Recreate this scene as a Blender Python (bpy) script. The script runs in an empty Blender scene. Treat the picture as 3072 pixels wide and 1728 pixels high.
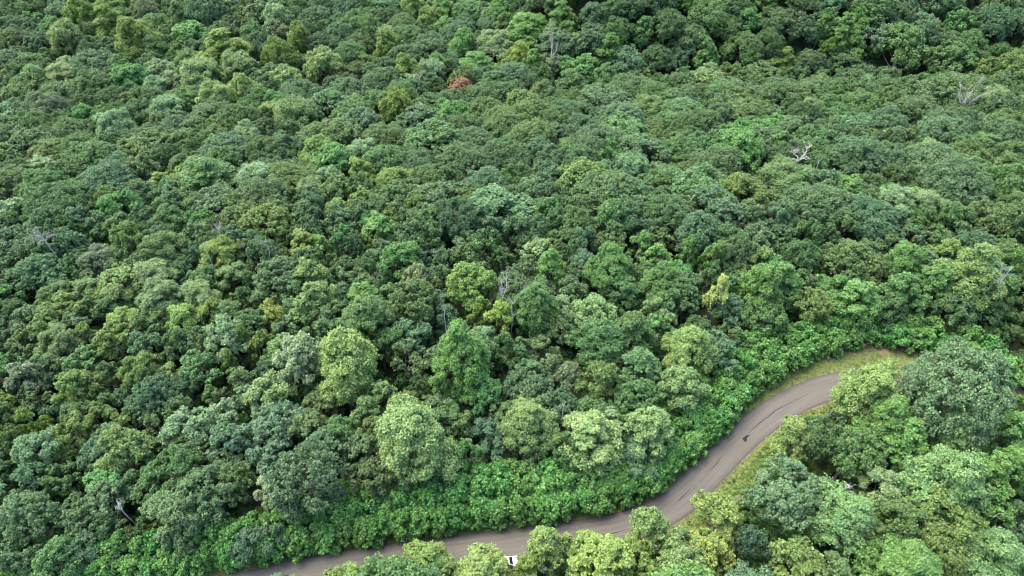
import bpy, math, random
import numpy as np
from mathutils import Vector, Matrix

# ------------------------------------------------------------------ camera, sky, sun, exposure
scn = bpy.context.scene
COL = scn.collection
cam_d = bpy.data.cameras.new("camera")
cam_d.sensor_width = 36.0
cam_d.lens = 24.0
cam_d.clip_start = 1.0
cam_d.clip_end = 12000.0
cam = bpy.data.objects.new("camera", cam_d)
COL.objects.link(cam)
cam.location = (0, 0, 126)
cam.rotation_euler = (math.radians(90 - 47), 0, 0)
scn.camera = cam

SUN_ELEV, SUN_AZ = 62.0, -58.0            # degrees; azimuth from +y towards +x
world = bpy.data.worlds.new("World")
scn.world = world
world.use_nodes = True
wn = world.node_tree
bg = wn.nodes["Background"]
sky = wn.nodes.new("ShaderNodeTexSky")
sky.sky_type = 'NISHITA'
sky.sun_disc = False
sky.sun_elevation = math.radians(SUN_ELEV)
sky.sun_rotation = math.radians(SUN_AZ)
sky.altitude = 400
sky.air_density = 1.0
sky.dust_density = 5.0
sky.ozone_density = 1.0
wn.links.new(sky.outputs[0], bg.inputs[0])
bg.inputs[1].default_value = 0.15

sun_d = bpy.data.lights.new("sun", 'SUN')
sun_d.energy = 0.65
sun_d.angle = math.radians(55)
sun_d.color = (1.0, 0.95, 0.86)
sun = bpy.data.objects.new("sun", sun_d)
COL.objects.link(sun)
el, az = math.radians(SUN_ELEV), math.radians(SUN_AZ)
to_sun = Vector((math.sin(az) * math.cos(el), math.cos(az) * math.cos(el), math.sin(el)))
sun.rotation_euler = to_sun.to_track_quat('Z', 'Y').to_euler()
sun.location = to_sun * 400

scn.view_settings.view_transform = 'Standard'
scn.view_settings.look = 'None'
scn.view_settings.exposure = 2.88
scn.view_settings.gamma = 1.0
scn.view_settings.use_curve_mapping = False
cy = scn.cycles
cy.use_denoising = True
cy.filter_width = 1.15
cy.max_bounces = 5
cy.diffuse_bounces = 3
cy.glossy_bounces = 1
cy.transmission_bounces = 3
cy.transparent_max_bounces = 4
cy.caustics_reflective = False
cy.caustics_refractive = False

random.seed(11)
rng = np.random.default_rng(11)

# ------------------------------------------------------------------ measured layout (metres)
ROAD=[(-111.55,37.19),(-110.06,37.31),(-108.56,37.44),(-107.07,37.56),(-105.57,37.69),(-104.08,37.81),(-102.58,37.93),(-101.09,38.06),(-99.59,38.18),(-98.10,38.31),(-96.60,38.43),(-95.11,38.56),(-93.61,38.68),(-92.12,38.81),(-90.63,38.94),(-89.13,39.07),(-87.64,39.20),(-86.14,39.33),(-84.65,39.47),(-83.15,39.60),(-81.66,39.74),(-80.17,39.88),(-78.67,40.02),(-77.18,40.16),(-75.69,40.31),(-74.19,40.45),(-72.70,40.60),(-71.21,40.76),(-69.72,40.91),(-68.23,41.07),(-66.74,41.24),(-65.25,41.40),(-63.76,41.58),(-62.27,41.75),(-60.78,41.94),(-59.29,42.13),(-57.80,42.32),(-56.32,42.53),(-54.83,42.75),(-53.35,42.98),(-51.87,43.23),(-50.40,43.50),(-48.93,43.79),(-47.46,44.11),(-46.00,44.45),(-44.54,44.81),(-43.09,45.19),(-41.64,45.57),(-40.19,45.95),(-38.73,46.30),(-37.26,46.62),(-35.79,46.91),(-34.32,47.19),(-32.84,47.44),(-31.36,47.66),(-29.87,47.88),(-28.39,48.08),(-26.90,48.29),(-25.41,48.48),(-23.93,48.68),(-22.44,48.87),(-20.95,49.07),(-19.46,49.27),(-17.98,49.47),(-16.49,49.67),(-15.00,49.87),(-13.52,50.07),(-12.03,50.26),(-10.54,50.46),(-9.06,50.66),(-7.57,50.86),(-6.08,51.05),(-4.60,51.25),(-3.11,51.44),(-1.62,51.64),(-0.13,51.83),(1.35,52.02),(2.84,52.21),(4.33,52.41),(5.82,52.60),(7.30,52.80),(8.79,53.01),(10.27,53.23),(11.76,53.45),(13.24,53.68),(14.72,53.92),(16.20,54.17),(17.67,54.44),(19.14,54.74),(20.60,55.07),(22.05,55.46),(23.49,55.91),(24.89,56.42),(26.28,57.00),(27.63,57.66),(28.95,58.37),(30.24,59.13),(31.49,59.96),(32.71,60.83),(33.89,61.76),(35.04,62.72),(36.17,63.71),(37.28,64.71),(38.40,65.72),(39.50,66.73),(40.60,67.75),(41.70,68.78),(42.80,69.79),(43.91,70.80),(45.03,71.80),(46.16,72.79),(47.29,73.77),(48.44,74.74),(49.60,75.68),(50.78,76.61),(51.97,77.53),(53.17,78.42),(54.39,79.30),(55.62,80.15),(56.87,80.98),(58.15,81.77),(59.44,82.53),(60.76,83.25),(62.09,83.94),(63.44,84.60),(64.80,85.23),(66.17,85.83),(67.56,86.39),(68.97,86.91),(70.39,87.38),(71.84,87.80),(73.29,88.17),(74.75,88.52),(76.21,88.85),(77.68,89.14),(79.16,89.41),(80.64,89.63),(82.13,89.79),(83.63,89.89),(85.13,89.92),(86.63,89.88),(88.13,89.80),(89.62,89.64),(91.10,89.44),(92.58,89.17),(94.04,88.84),(95.49,88.45),(96.92,88.00),(98.33,87.48),(99.70,86.88),(101.05,86.22),(102.35,85.48),(103.61,84.66),(104.82,83.78),(105.98,82.82),(107.08,81.81),(108.11,80.72),(109.08,79.57),(109.94,78.34),(110.70,77.05),(111.34,75.69),(111.84,74.28),(112.21,72.83),(112.49,71.36),(112.70,69.87),(112.87,68.38),(113.03,66.89)]
TREES=[  # x, y, z, crown width, height, kind, leaf colour, label
(85.6,77.0,-0.0,21.3,22.7,'O','gl','huge grey-green dome-crowned oak inside the road bend'),
(-35.6,58.7,0.0,14.6,18.4,'O','tg','big blue-grey round oak standing just behind the hedge'),
(49.5,57.0,-0.0,14.5,15.0,'O','gl','big rounded grey-green oak right of the weedy slope inside the bend'),
(-64.1,60.1,0.0,13.0,14.1,'O','md',1683),
(-86.0,53.0,0.0,11.4,13.7,'O','gl',289),
(-55.5,58.9,0.0,11.5,13.6,'O','gr',2084),
(-59.0,54.6,0.0,11.2,13.4,'O','gl',1888),
(64.6,65.4,-0.0,11.5,14.2,'O','md',8378),
(-23.3,103.2,-0.17,13.5,14.7,'O','ol',4053),
(-47.2,72.4,0.0,11.1,13.0,'O','tl',2673),
(-77.6,53.9,0.0,10.1,11.3,'O','gr',889),
(-8.9,108.6,-0.37,12.7,15.7,'O','yo2','big yellow-green round dome of an oak beside the forked dead snag'),
(81.6,116.9,-0.23,12.8,16.0,'O','ol',8345),
(-73.3,57.2,0.0,9.7,11.6,'O','gr',1186),
(-176.1,224.1,-29.62,16.2,18.2,'O','gb',419),
(-98.9,273.5,-33.98,18.5,20.2,'O','yo',2709),
(202.0,280.3,-21.4,18.2,20.2,'O','bg',9603),
(59.3,69.6,-0.0,10.2,13.6,'O','dk',7975),
(114.7,123.4,-0.36,12.8,13.4,'O','bg',9442),
(-54.7,69.4,0.0,10.0,12.7,'O','tl',2276),
(-26.2,60.7,0.0,9.6,12.4,'O','bw',3683),
(-56.6,112.0,-1.14,12.3,13.2,'O','gr',2649),
(-72.8,80.1,0.0,10.6,12.0,'O','bg',1568),
(-128.7,128.2,-4.95,13.3,14.0,'O','bg',142),
(-116.7,116.4,-2.62,12.6,13.0,'O','lb',347),
(-120.3,125.2,-4.18,13.1,13.4,'O','bg',343),
(-143.4,313.6,-34.0,18.2,21.1,'O','bg',2002),
(174.5,278.9,-22.79,16.4,19.4,'O','tl',9004),
(-66.0,85.6,0.0,9.9,11.7,'O','md',1964),
(-55.0,64.0,0.0,8.9,10.6,'O','gr',2181),
(-85.8,46.0,0.0,8.1,10.5,'O','gr',197),
(12.1,126.9,-1.92,11.9,12.6,'O','ol',5442),
(71.9,120.5,-0.51,10.7,14.2,'O','md',7844),
(-91.2,87.3,-0.0,9.3,11.4,'O','md',863),
(-20.6,63.0,-0.0,8.3,10.8,'O','bw',3981),
(69.3,127.9,-1.21,11.1,12.0,'O','dk',7641),
(28.2,143.9,-4.34,22.4,17.4,'O','dk',6034),
(54.1,119.4,-0.59,10.3,14.7,'O','gr',7144),
(-87.0,93.4,-0.1,9.2,12.3,'O','yo',1159),
(-73.7,76.6,0.0,8.6,10.2,'O','bg',1471),
(-47.1,66.6,0.0,8.2,11.0,'O','tl',2678),
(42.9,49.3,-0.0,7.3,12.3,'O','te',7393),
(-68.3,76.2,0.0,8.3,9.9,'O','gr',1771),
(-50.8,60.4,0.0,7.6,12.1,'O','ol',2383),
(-90.2,61.9,0.0,7.6,11.8,'O','lb',382),
(-105.7,104.3,-0.95,9.4,11.4,'O','yo',553),
(-62.0,124.1,-2.81,10.2,12.9,'O','gr',2643),
(-173.3,317.0,-34.0,15.3,18.7,'O','gb',1402),
(-68.3,261.3,-33.1,14.6,16.5,'O','bw',3412),
(154.7,276.6,-24.59,14.7,17.2,'O','tl',8506),
(-35.5,249.6,-31.1,14.5,15.5,'O','gr',4114),
(-39.4,76.8,0.0,8.0,9.7,'O','bw',3171),
(-68.9,93.1,-0.03,8.6,11.5,'O','gr',1960),
(-84.6,61.4,0.0,7.4,10.5,'O','md',683),
(38.0,128.5,-1.73,10.0,11.2,'O','ol',6441),
(-16.7,121.9,-1.72,9.8,11.4,'O','gr',4345),
(-91.3,121.6,-2.96,9.8,12.5,'O','gr',1445),
(25.4,129.3,-2.03,10.1,11.2,'O','ol',5941),
(-126.9,147.0,-9.03,20.3,17.1,'O','dk',535),
(-80.2,93.0,-0.06,8.2,11.1,'O','bg',1460),
(108.0,128.2,-0.79,9.6,10.9,'O','md',9141),
(-109.7,102.0,-0.78,8.6,10.7,'O','gr',355),
(-36.1,119.0,-1.65,9.2,11.9,'O','dk',3546),
(-11.6,126.7,-2.29,9.6,12.1,'O','dk',4542),
(120.5,146.8,-2.93,19.6,17.7,'O','bg',9332),
(92.0,134.3,-1.65,18.4,15.8,'O','bg',8437),
(101.6,164.9,-6.83,20.7,18.5,'O','bg',8327),
(-134.7,179.5,-17.71,22.3,17.0,'O','md',927),
(-60.5,190.7,-18.34,23.1,17.5,'O','ol',3224),
(-58.5,49.5,0.0,6.4,9.2,'O','gr',1794),
(-97.9,68.7,0.0,7.0,11.8,'O','ol',177),
(14.0,108.8,-0.23,8.5,10.8,'O','gr',5551),
(102.1,127.8,-0.81,9.2,10.9,'O','bg',8841),
(-10.8,121.3,-1.57,9.0,10.7,'O','ol',4545),
(-98.2,118.9,-2.67,8.9,10.4,'O','gr',1147),
(-98.7,80.2,0.0,7.2,9.1,'O','gr',369),
(-51.9,84.9,0.0,7.3,10.1,'O','bg',2665),
(-106.4,93.8,-0.2,7.6,10.3,'O','ol',360),
(-111.5,95.6,-0.33,7.7,10.4,'O','bg',158),
(2.9,116.1,-0.84,8.3,11.9,'O','gr','grey-green rounded oak just right of the forked dead snag'),
(-37.1,115.4,-1.24,8.4,10.0,'O','dk',3548),
(-108.5,118.6,-2.82,8.5,11.1,'O','md',747),
(-125.9,120.0,-3.38,8.6,11.1,'O','bg',46),
(135.2,143.9,-2.23,17.7,18.5,'O','md',9933),
(-105.7,294.1,-34.0,14.3,18.1,'O','gb',2706),
(-65.4,158.8,-10.1,19.2,16.6,'O','ol',2831),
(-148.3,158.8,-12.65,19.2,16.9,'O','gr',32),
(-15.8,168.5,-11.04,19.6,17.4,'O','gr',4428),
(99.3,216.6,-20.37,23.1,17.4,'O','dk',7618),
(65.0,74.2,-0.0,6.7,9.3,'O','gr',8173),
(81.6,139.1,-2.46,16.9,16.5,'O','gr',8035),
(121.4,161.0,-5.5,18.4,16.0,'O','gr',9028),
(-51.8,122.7,-2.41,8.3,10.6,'O','bg',2945),
(133.6,178.9,-9.18,19.4,17.0,'O','bg',9124),
(38.2,204.1,-18.77,21.4,16.8,'O','bg',6020),
(147.2,163.2,-5.32,18.0,16.3,'O','dk',9927),
(-118.0,157.5,-11.37,18.1,16.1,'O','bg',1032),
(41.0,136.8,-2.86,16.2,15.7,'O','dk',6537),
(16.3,269.0,-32.34,13.4,14.4,'O','gb',5311),
(-6.7,230.3,-26.87,23.1,17.1,'O','dk',4817),
(-87.9,77.3,0.0,6.4,8.7,'O','ol',871),
(-82.0,80.7,0.0,6.5,8.8,'O','bg',1169),
(-67.8,52.0,0.0,5.6,8.7,'O','dk',1392),
(-83.7,77.2,0.0,6.4,8.9,'O','md',1071),
(-38.9,80.4,0.0,6.5,9.4,'O','dk',3169),
(-19.7,81.9,-0.0,6.5,9.5,'O','dk',4068),
(-68.5,82.0,0.0,6.5,9.9,'O','bg',1867),
(123.4,124.4,-0.36,7.8,11.9,'O','md',9742),
(93.5,124.9,-0.66,7.9,11.6,'O','gr',8642),
(-115.8,101.8,-0.83,7.2,10.0,'O','bg',55),
(80.6,129.5,-1.24,8.1,9.8,'O','dk',8041),
(-101.1,103.3,-0.81,7.2,10.4,'O','yo',754),
(14.2,122.0,-1.29,7.8,11.9,'O','dk',5544),
(26.4,124.6,-1.43,7.9,10.0,'O','ol',6043),
(-41.0,118.0,-1.6,7.7,10.8,'O','dk',3347),
(3.6,127.3,-2.11,8.0,11.1,'O','dk',5142),
(-42.5,126.2,-2.77,8.0,11.7,'O','gr',3343),
(-103.4,120.3,-2.99,7.8,10.0,'O','gr',946),
(-80.6,124.2,-3.18,7.9,11.4,'O','bg',1944),
(-110.8,125.7,-4.06,8.0,10.6,'O','bg',744),
(-69.9,147.8,-7.62,16.6,15.9,'O','gr',2535),
(7.2,187.1,-15.19,19.3,17.5,'O','ol',5224),
(157.9,204.7,-15.09,20.2,16.2,'O','dk','dark green rounded oak just below the large bare white dead tree'),
(60.4,161.0,-7.07,17.1,15.7,'O','gr',7029),
(-1.8,169.4,-10.84,17.7,16.5,'O','gr',4928),
(-15.0,134.5,-3.6,15.1,16.7,'O','bg',4438),
(25.1,77.7,-0.0,11.7,13.3,'O','md',6269),
(3.6,80.3,-0.0,11.7,13.3,'O','gr',5167),
(112.1,225.9,-23.03,21.1,16.9,'O','dk',7916),
(-93.1,183.5,-17.45,18.4,16.4,'O','bg',2226),
(-75.8,179.5,-15.81,17.9,16.2,'O','dk',2627),
(-135.3,154.8,-11.22,16.1,17.5,'O','md',433),
(141.9,188.0,-11.19,17.9,17.2,'O','bg',9222),
(48.4,246.3,-32.89,22.2,16.6,'O','dk',6115),
(-2.1,197.8,-18.35,18.7,16.5,'O','ol',4922),
(7.6,205.3,-20.05,19.1,17.5,'O','ol',5220),
(-26.0,130.6,-3.15,14.1,16.0,'O','dk',4040),
(-99.8,84.5,0.0,6.0,9.0,'O','gr',466),
(-74.8,89.4,-0.0,6.1,9.9,'O','dk',1662),
(-32.2,114.7,-1.11,6.9,8.9,'O','gb',3749),
(79.7,122.9,-0.63,7.0,10.7,'O','ol',8144),
(-2.5,121.9,-1.51,7.0,10.5,'O','dk','dark green rounded oak just above the forked dead snag'),
(-123.5,115.4,-2.6,6.9,9.4,'O','bg',149),
(-23.0,122.1,-1.84,7.0,10.7,'O','bg',4145),
(-112.3,114.7,-2.3,6.9,10.1,'O','lb',549),
(-58.2,123.2,-2.6,7.1,10.8,'O','ol',2745),
(-39.6,129.1,-3.18,7.3,10.0,'O','ol',3542),
(154.3,181.4,-9.18,17.1,15.0,'O','gr',9724),
(-7.4,155.4,-7.64,15.6,15.3,'O','bg',4732),
(62.8,195.7,-15.7,18.1,17.0,'O','dk',6821),
(28.9,180.2,-12.68,17.1,17.5,'O','gr',5825),
(24.2,195.1,-16.8,18.1,16.3,'O','bg',5722),
(-42.9,189.8,-17.52,17.9,15.5,'O','ol',3724),
(-121.7,171.6,-15.18,16.6,16.3,'O','bg',1129),
(-38.2,170.5,-12.24,16.4,15.9,'O','md',3728),
(81.7,206.2,-17.95,18.6,16.3,'O','ol',7220),
(121.2,131.3,-0.93,13.6,16.1,'O','ol',9638),
(11.3,75.2,-0.0,10.7,12.5,'O','bg',5571),
(-27.5,169.4,-11.64,16.1,16.2,'O','bg',4128),
(6.9,149.9,-6.04,14.7,17.0,'O','bg',5233),
(19.9,168.9,-10.07,15.9,15.3,'O','dk',5628),
(-11.1,186.5,-15.61,17.0,16.3,'O','gr',4624),
(-31.1,147.9,-6.6,14.5,15.1,'O','dk',3934),
(-195.7,245.0,-33.0,20.9,16.4,'O','ol',216),
(122.2,190.6,-12.46,16.8,15.9,'O','bg',8622),
(-96.7,209.1,-24.23,18.3,17.9,'O','ol',2321),
(-129.8,236.6,-30.82,20.1,16.3,'O','md',1717),
(-34.4,127.8,-2.87,6.8,10.1,'O','yo',3743),
(120.6,206.9,-16.9,17.7,17.3,'O','md',8319),
(-57.9,216.6,-24.92,18.6,16.8,'O','md',3420),
(141.1,205.5,-15.85,17.6,15.6,'O','gr',8919),
(-168.7,247.2,-32.89,20.5,18.7,'O','dk',915),
(34.2,233.4,-27.84,19.5,16.7,'O','md',5817),
(50.2,174.1,-10.46,15.6,14.8,'O','md',6527),
(-3.5,209.3,-21.45,17.9,16.2,'O','ol',4920),
(115.6,283.9,-20.45,21.5,16.7,'O','gr',7603),
(11.1,139.1,-3.85,13.4,15.4,'O','md',5436),
(143.1,230.3,-23.75,19.0,16.0,'O','dk',8616),
(155.5,289.7,-16.48,21.5,16.7,'O','md',8500),
(-22.8,158.9,-8.89,14.4,14.7,'O','ol',4231),
(-111.7,216.7,-26.45,17.9,16.3,'O','gr',2020),
(100.8,231.7,-25.59,18.4,17.0,'O','bg',7516),
(-144.4,188.9,-20.52,16.0,16.2,'O','md',726),
(-65.2,243.7,-30.72,19.1,16.4,'O','bg',3415),
(-109.2,194.8,-20.97,16.3,15.5,'O','md',1824),
(98.1,273.2,-27.8,20.3,16.6,'O','md',7208),
(-176.1,198.5,-23.95,16.5,17.0,'O','gr',24),
(19.7,211.6,-21.38,17.0,15.9,'O','bg',5520),
(-155.4,202.9,-24.42,16.7,17.2,'O','dk',623),
(134.0,163.3,-5.66,13.9,15.7,'O','ol',9428),
(87.4,161.1,-6.37,13.8,15.8,'O','md','mid green rounded oak just below the antler-like dead tree'),
(-173.5,209.5,-26.49,16.9,17.1,'O','md',322),
(61.2,176.7,-10.78,14.6,15.7,'O','md',6926),
(-239.0,334.3,-34.0,22.8,18.0,'O','ol',200),
(55.2,234.2,-27.92,17.9,16.6,'O','md',6316),
(-179.5,271.1,-34.0,19.8,16.6,'O','bg',911),
(154.6,228.1,-22.51,17.1,16.8,'O','md','mid green rounded oak just right of the big dark gap in the canopy'),
(-213.2,317.8,-34.0,21.7,17.5,'O','bg',602),
(-106.8,152.5,-9.77,13.0,15.7,'O','gr',1334),
(-23.6,227.1,-26.41,17.1,15.1,'O','dk','dark green rounded oak just below the rust-brown tree'),
(-107.6,84.4,0.0,5.0,8.6,'O','dk',66),
(-93.3,75.6,0.0,4.8,9.4,'O','bg',572),
(-111.2,92.1,-0.15,5.1,9.8,'O','dk',61),
(-59.5,110.2,-0.98,5.6,9.8,'O','bg',2551),
(-64.6,115.4,-1.63,5.7,9.9,'O','md',2448),
(66.1,282.2,-22.06,19.3,17.6,'O','dk',6504),
(56.4,184.7,-12.98,14.6,14.3,'O','dk',6724),
(114.1,168.4,-7.27,13.5,16.0,'O','bg',8727),
(56.4,100.6,-0.0,10.2,12.1,'O','md',7455),
(0.9,258.6,-33.0,18.7,17.3,'O','bg',5013),
(-217.7,270.9,-34.0,19.3,16.0,'O','bg',11),
(102.5,185.6,-11.8,14.4,15.0,'O','gr',8123),
(43.9,91.1,-0.0,9.7,11.8,'O','bg',6961),
(-100.8,175.3,-15.49,14.1,15.5,'O','ol',1828),
(108.8,155.6,-4.73,12.5,15.0,'O','dk',8730),
(-122.1,134.8,-6.13,11.6,15.2,'O','bg',539),
(62.5,292.8,-15.18,18.9,16.8,'O','bg',6400),
(-0.1,74.3,-0.0,8.8,11.1,'O','ol',4972),
(-15.7,200.4,-19.47,15.0,15.0,'O','dk',4522),
(-53.1,252.3,-31.82,17.9,15.1,'O','gr',3714),
(98.5,201.2,-16.03,14.8,15.4,'O','dk',7820),
(-167.2,303.9,-34.0,19.9,16.6,'O','md',1404),
(-126.1,197.2,-22.11,14.8,15.2,'O','gr',1424),
(122.0,119.7,-0.14,10.6,12.4,'O','ol',9844),
(84.4,286.9,-18.8,18.5,16.6,'O','md',6902),
(-27.9,71.1,0.0,8.5,10.9,'O','ol',3675),
(81.8,237.6,-28.58,16.7,15.6,'O','md',7016),
(-19.6,320.2,-33.53,20.4,16.3,'O','md',4501),
(1.3,159.8,-8.41,12.4,15.2,'O','md',5031),
(167.1,288.4,-17.1,18.1,16.8,'O','bg',8701),
(-62.2,108.3,-0.84,5.2,10.1,'O','dk',2452),
(-135.0,191.7,-20.96,14.2,16.1,'O','dk',1025),
(47.4,291.5,-16.49,18.1,15.6,'O','dk',6000),
(95.1,291.7,-15.73,18.0,16.0,'O','dk',7100),
(-10.5,217.0,-23.65,15.2,16.1,'O','ol',4719),
(-84.4,189.7,-18.84,13.8,14.5,'O','ol',2525),
(-47.2,295.2,-34.0,18.7,16.3,'O','md',3906),
(-120.7,208.4,-24.75,14.8,14.3,'O','bg',1722),
(18.1,132.4,-2.6,10.5,14.2,'O','ol',5639),
(-24.5,297.5,-34.0,18.4,16.9,'O','bg',4405),
(-111.5,204.9,-23.62,14.3,15.1,'O','dk',1923),
(172.9,242.7,-28.17,16.0,15.3,'O','md',9215),
(-92.5,314.0,-34.0,18.9,15.7,'O','bg',3003),
(-37.0,284.3,-34.0,17.6,16.7,'O','gr',4108),
(-46.4,276.3,-33.9,17.2,17.3,'O','gr',3909),
(-84.0,243.3,-31.02,15.8,16.6,'O','bg',2915),
(170.6,207.5,-15.46,13.7,15.8,'O','bg',9718),
(-41.9,229.4,-27.42,15.0,17.4,'O','ol',3917),
(-130.7,295.6,-34.0,17.9,16.9,'O','dk',2106),
(50.3,164.3,-8.08,11.7,13.7,'O','ol',6629),
(130.8,200.3,-14.76,13.4,16.0,'O','gr',8720),
(-100.2,239.5,-30.72,15.6,15.0,'O','md',2517),
(-159.2,238.3,-31.64,15.5,15.9,'O','dk',1017),
(-217.4,329.9,-34.0,19.0,16.7,'O','dk',600),
(-112.3,180.7,-17.33,12.4,15.3,'O','gr',1627),
(-182.4,234.9,-31.55,15.1,15.0,'O','ol',418),
(184.7,276.1,-24.33,16.3,14.5,'O','gr',9206),
(-2.7,181.3,-13.95,12.2,15.0,'O','dk',4926),
(-158.1,173.8,-16.93,12.0,15.2,'O','gr',129),
(62.0,271.2,-29.66,16.1,15.5,'O','dk',6409),
(99.2,151.1,-4.1,10.6,13.8,'O','gr',8432),
(-69.0,300.6,-34.0,17.3,17.5,'O','md',3505),
(-51.0,306.2,-34.0,17.6,16.0,'O','ol',3904),
(-32.6,138.7,-4.74,10.1,14.0,'O','ol',3838),
(-45.0,244.8,-30.5,15.1,14.9,'O','bg',3915),
(-74.1,169.6,-13.13,11.6,14.1,'O','bg',2630),
(-148.0,214.3,-26.9,13.7,15.9,'O','md',1021),
(-118.3,146.4,-8.63,10.5,13.6,'O','ol',836),
(101.3,115.5,-0.08,9.1,11.3,'O','bg',9047),
(-223.4,291.2,-34.0,16.8,16.8,'O','gr',107),
(-32.5,123.0,-2.12,9.4,11.5,'O','gr',3744),
(47.4,185.1,-13.38,12.1,15.3,'O','ol',6424),
(-71.1,277.6,-33.99,16.3,15.9,'O','md',3409),
(133.0,222.0,-21.01,13.7,15.4,'O','dk',8517),
(213.2,281.7,-20.39,15.7,16.7,'O','bg',9803),
(209.9,251.4,-30.43,15.0,15.7,'O','md',9914),
(55.6,114.2,-0.25,8.9,11.2,'O','ol',7248),
(-68.1,289.5,-34.0,16.5,15.6,'O','gr',3507),
(15.4,114.3,-0.56,8.8,11.1,'O','gr',5648),
(47.1,280.9,-23.36,15.7,16.0,'O','md',6005),
(81.5,166.7,-7.77,10.9,16.4,'O','gr',7627),
(108.2,273.4,-27.5,15.5,16.6,'O','dk',7408),
(69.9,236.0,-28.25,14.2,14.9,'O','dk',6717),
(-19.8,115.5,-1.04,8.8,11.1,'O','gr',4247),
(129.8,127.3,-0.51,4.8,9.2,'O','bg',9942),
(92.9,239.9,-29.25,14.3,15.0,'O','gr',7216),
(208.8,290.6,-15.3,15.4,15.9,'O','gr',9700),
(80.6,110.8,-0.03,8.5,10.9,'O','bg',8349),
(11.5,168.9,-10.32,10.9,15.2,'O','gr',5328),
(48.8,194.1,-15.74,12.0,14.6,'O','ol',6423),
(68.5,252.0,-34.24,14.7,16.8,'O','gr',6615),
(-34.5,110.9,-0.77,8.5,10.9,'O','dk',3550),
(-168.6,258.8,-33.78,14.9,15.1,'O','dk',1013),
(-37.4,148.6,-6.91,9.9,14.0,'O','md',3634),
(-67.0,169.5,-12.89,10.9,14.3,'O','bg',2829),
(78.7,145.5,-3.55,9.7,12.8,'O','ol',7734),
(-79.3,321.6,-34.0,17.0,16.3,'O','bg',3301),
(192.8,272.9,-26.24,15.0,15.7,'O','md',9407),
(-232.7,305.0,-34.0,16.4,15.1,'O','bg',104),
(73.6,212.0,-19.82,12.6,15.6,'O','dk',7019),
(76.6,52.3,-0.0,14.3,15.0,'H','yo',9290),
(73.9,47.5,-0.0,11.9,13.4,'H','yo',9195),
(67.5,51.8,-0.0,11.7,14.0,'H','ol',8790),
(47.5,45.6,-0.0,10.9,12.6,'H','yo',7797),
(-73.9,66.5,0.0,11.9,14.8,'H','pa2',1277),
(64.6,142.3,-3.29,14.5,16.8,'H','yo',7334),
(162.6,267.3,-30.45,20.6,23.9,'H','md','mid green clumpy hickory just above the big dark gap in the canopy'),
(36.4,52.4,-0.0,10.3,13.5,'H','yw',7090),
(34.1,46.2,-0.0,9.5,13.0,'H','yw',6996),
(197.7,255.5,-31.83,17.6,21.0,'H','yo',9712),
(-87.8,170.0,-13.69,14.5,16.7,'H','md',2229),
(-107.0,143.4,-7.62,13.9,15.6,'H','em',1236),
(74.1,59.3,-0.0,9.6,14.2,'H','md',8984),
(-62.7,66.7,0.0,9.6,11.6,'H','ol',1878),
(-75.1,61.5,0.0,9.4,11.4,'H','em',1182),
(-42.8,214.0,-23.84,14.7,20.6,'H','yg',3819),
(-27.1,118.8,-1.5,11.5,14.4,'H','em','bright emerald round-headed hickory among darker oaks'),
(-22.9,95.6,-0.0,10.4,12.4,'H','lb',3958),
(-93.9,112.4,-1.7,11.2,12.9,'H','pa2',1149),
(-78.2,45.6,0.0,8.0,11.1,'H','md',598),
(23.1,44.8,-0.0,7.6,10.0,'H','yg',6398),
(100.7,102.5,-0.0,10.0,12.5,'H','dk',9354),
(-91.1,81.3,0.0,9.1,12.1,'H','yo',767),
(-39.8,71.8,0.0,8.4,11.3,'H','ol',3074),
(10.8,44.5,-0.0,7.1,9.6,'H','md',5699),
(91.5,53.8,-0.0,7.5,10.6,'H','dk',9990),
(69.1,103.7,-0.0,9.3,12.9,'H','yo',7953),
(-33.1,70.6,0.0,8.0,12.8,'H','md',3375),
(-5.5,79.8,-0.0,8.4,10.9,'H','em',4769),
(-72.8,52.7,0.0,7.3,10.0,'H','dk',1091),
(50.8,149.3,-4.85,21.6,17.1,'H','md',6732),
(-21.0,251.4,-31.15,14.5,16.7,'H','ol','olive green clumpy hickory just above the rust-brown tree'),
(-40.7,97.1,-0.04,8.7,12.9,'H','lb',3257),
(11.2,99.7,-0.0,8.8,12.4,'H','bw',5455),
(28.0,108.4,-0.13,9.1,12.7,'H','md',6150),
(36.3,106.3,-0.04,9.1,12.3,'H','md',6552),
(-8.1,66.7,-0.0,7.5,12.1,'H','em',4578),
(11.7,84.0,-0.0,8.2,11.9,'H','gb',5565),
(109.4,104.0,-0.0,9.0,11.1,'H','dk',9653),
(-85.9,70.1,0.0,7.7,11.6,'H','yo',776),
(-55.0,102.2,-0.31,8.9,11.1,'H','ye',2654),
(-75.0,114.4,-1.66,9.5,11.5,'H','md',1948),
(10.5,66.7,-0.0,7.5,11.8,'H','md',5578),
(-3.6,139.2,-4.18,19.5,17.0,'H','lb',4836),
(-23.8,181.5,-14.7,23.1,17.8,'H','md',4225),
(40.6,106.0,-0.03,8.7,12.7,'H','dk','dark green clumpy hickory just left of the thin yellow poplar'),
(87.8,104.2,-0.0,8.6,11.4,'H','dk',8753),
(-14.4,67.2,-0.0,7.3,10.9,'H','dk',4278),
(-81.2,99.0,-0.31,8.4,11.7,'H','ol',1456),
(-23.7,88.1,-0.0,7.7,12.4,'H','bw',3962),
(-50.9,91.1,0.0,7.8,11.5,'H','pa2',2761),
(41.7,98.7,-0.0,8.1,10.4,'H','dk','dark green clumpy hickory just below the thin yellow poplar'),
(-114.2,128.7,-4.71,9.3,12.9,'H','bg',742),
(12.1,46.9,-0.0,6.3,9.5,'H','yg',5696),
(52.3,136.1,-2.54,17.9,16.9,'H','bg',6937),
(-23.7,43.2,-0.0,5.9,8.7,'H','yg',3699),
(6.4,91.6,-0.0,7.5,11.8,'H','bw',5260),
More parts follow.
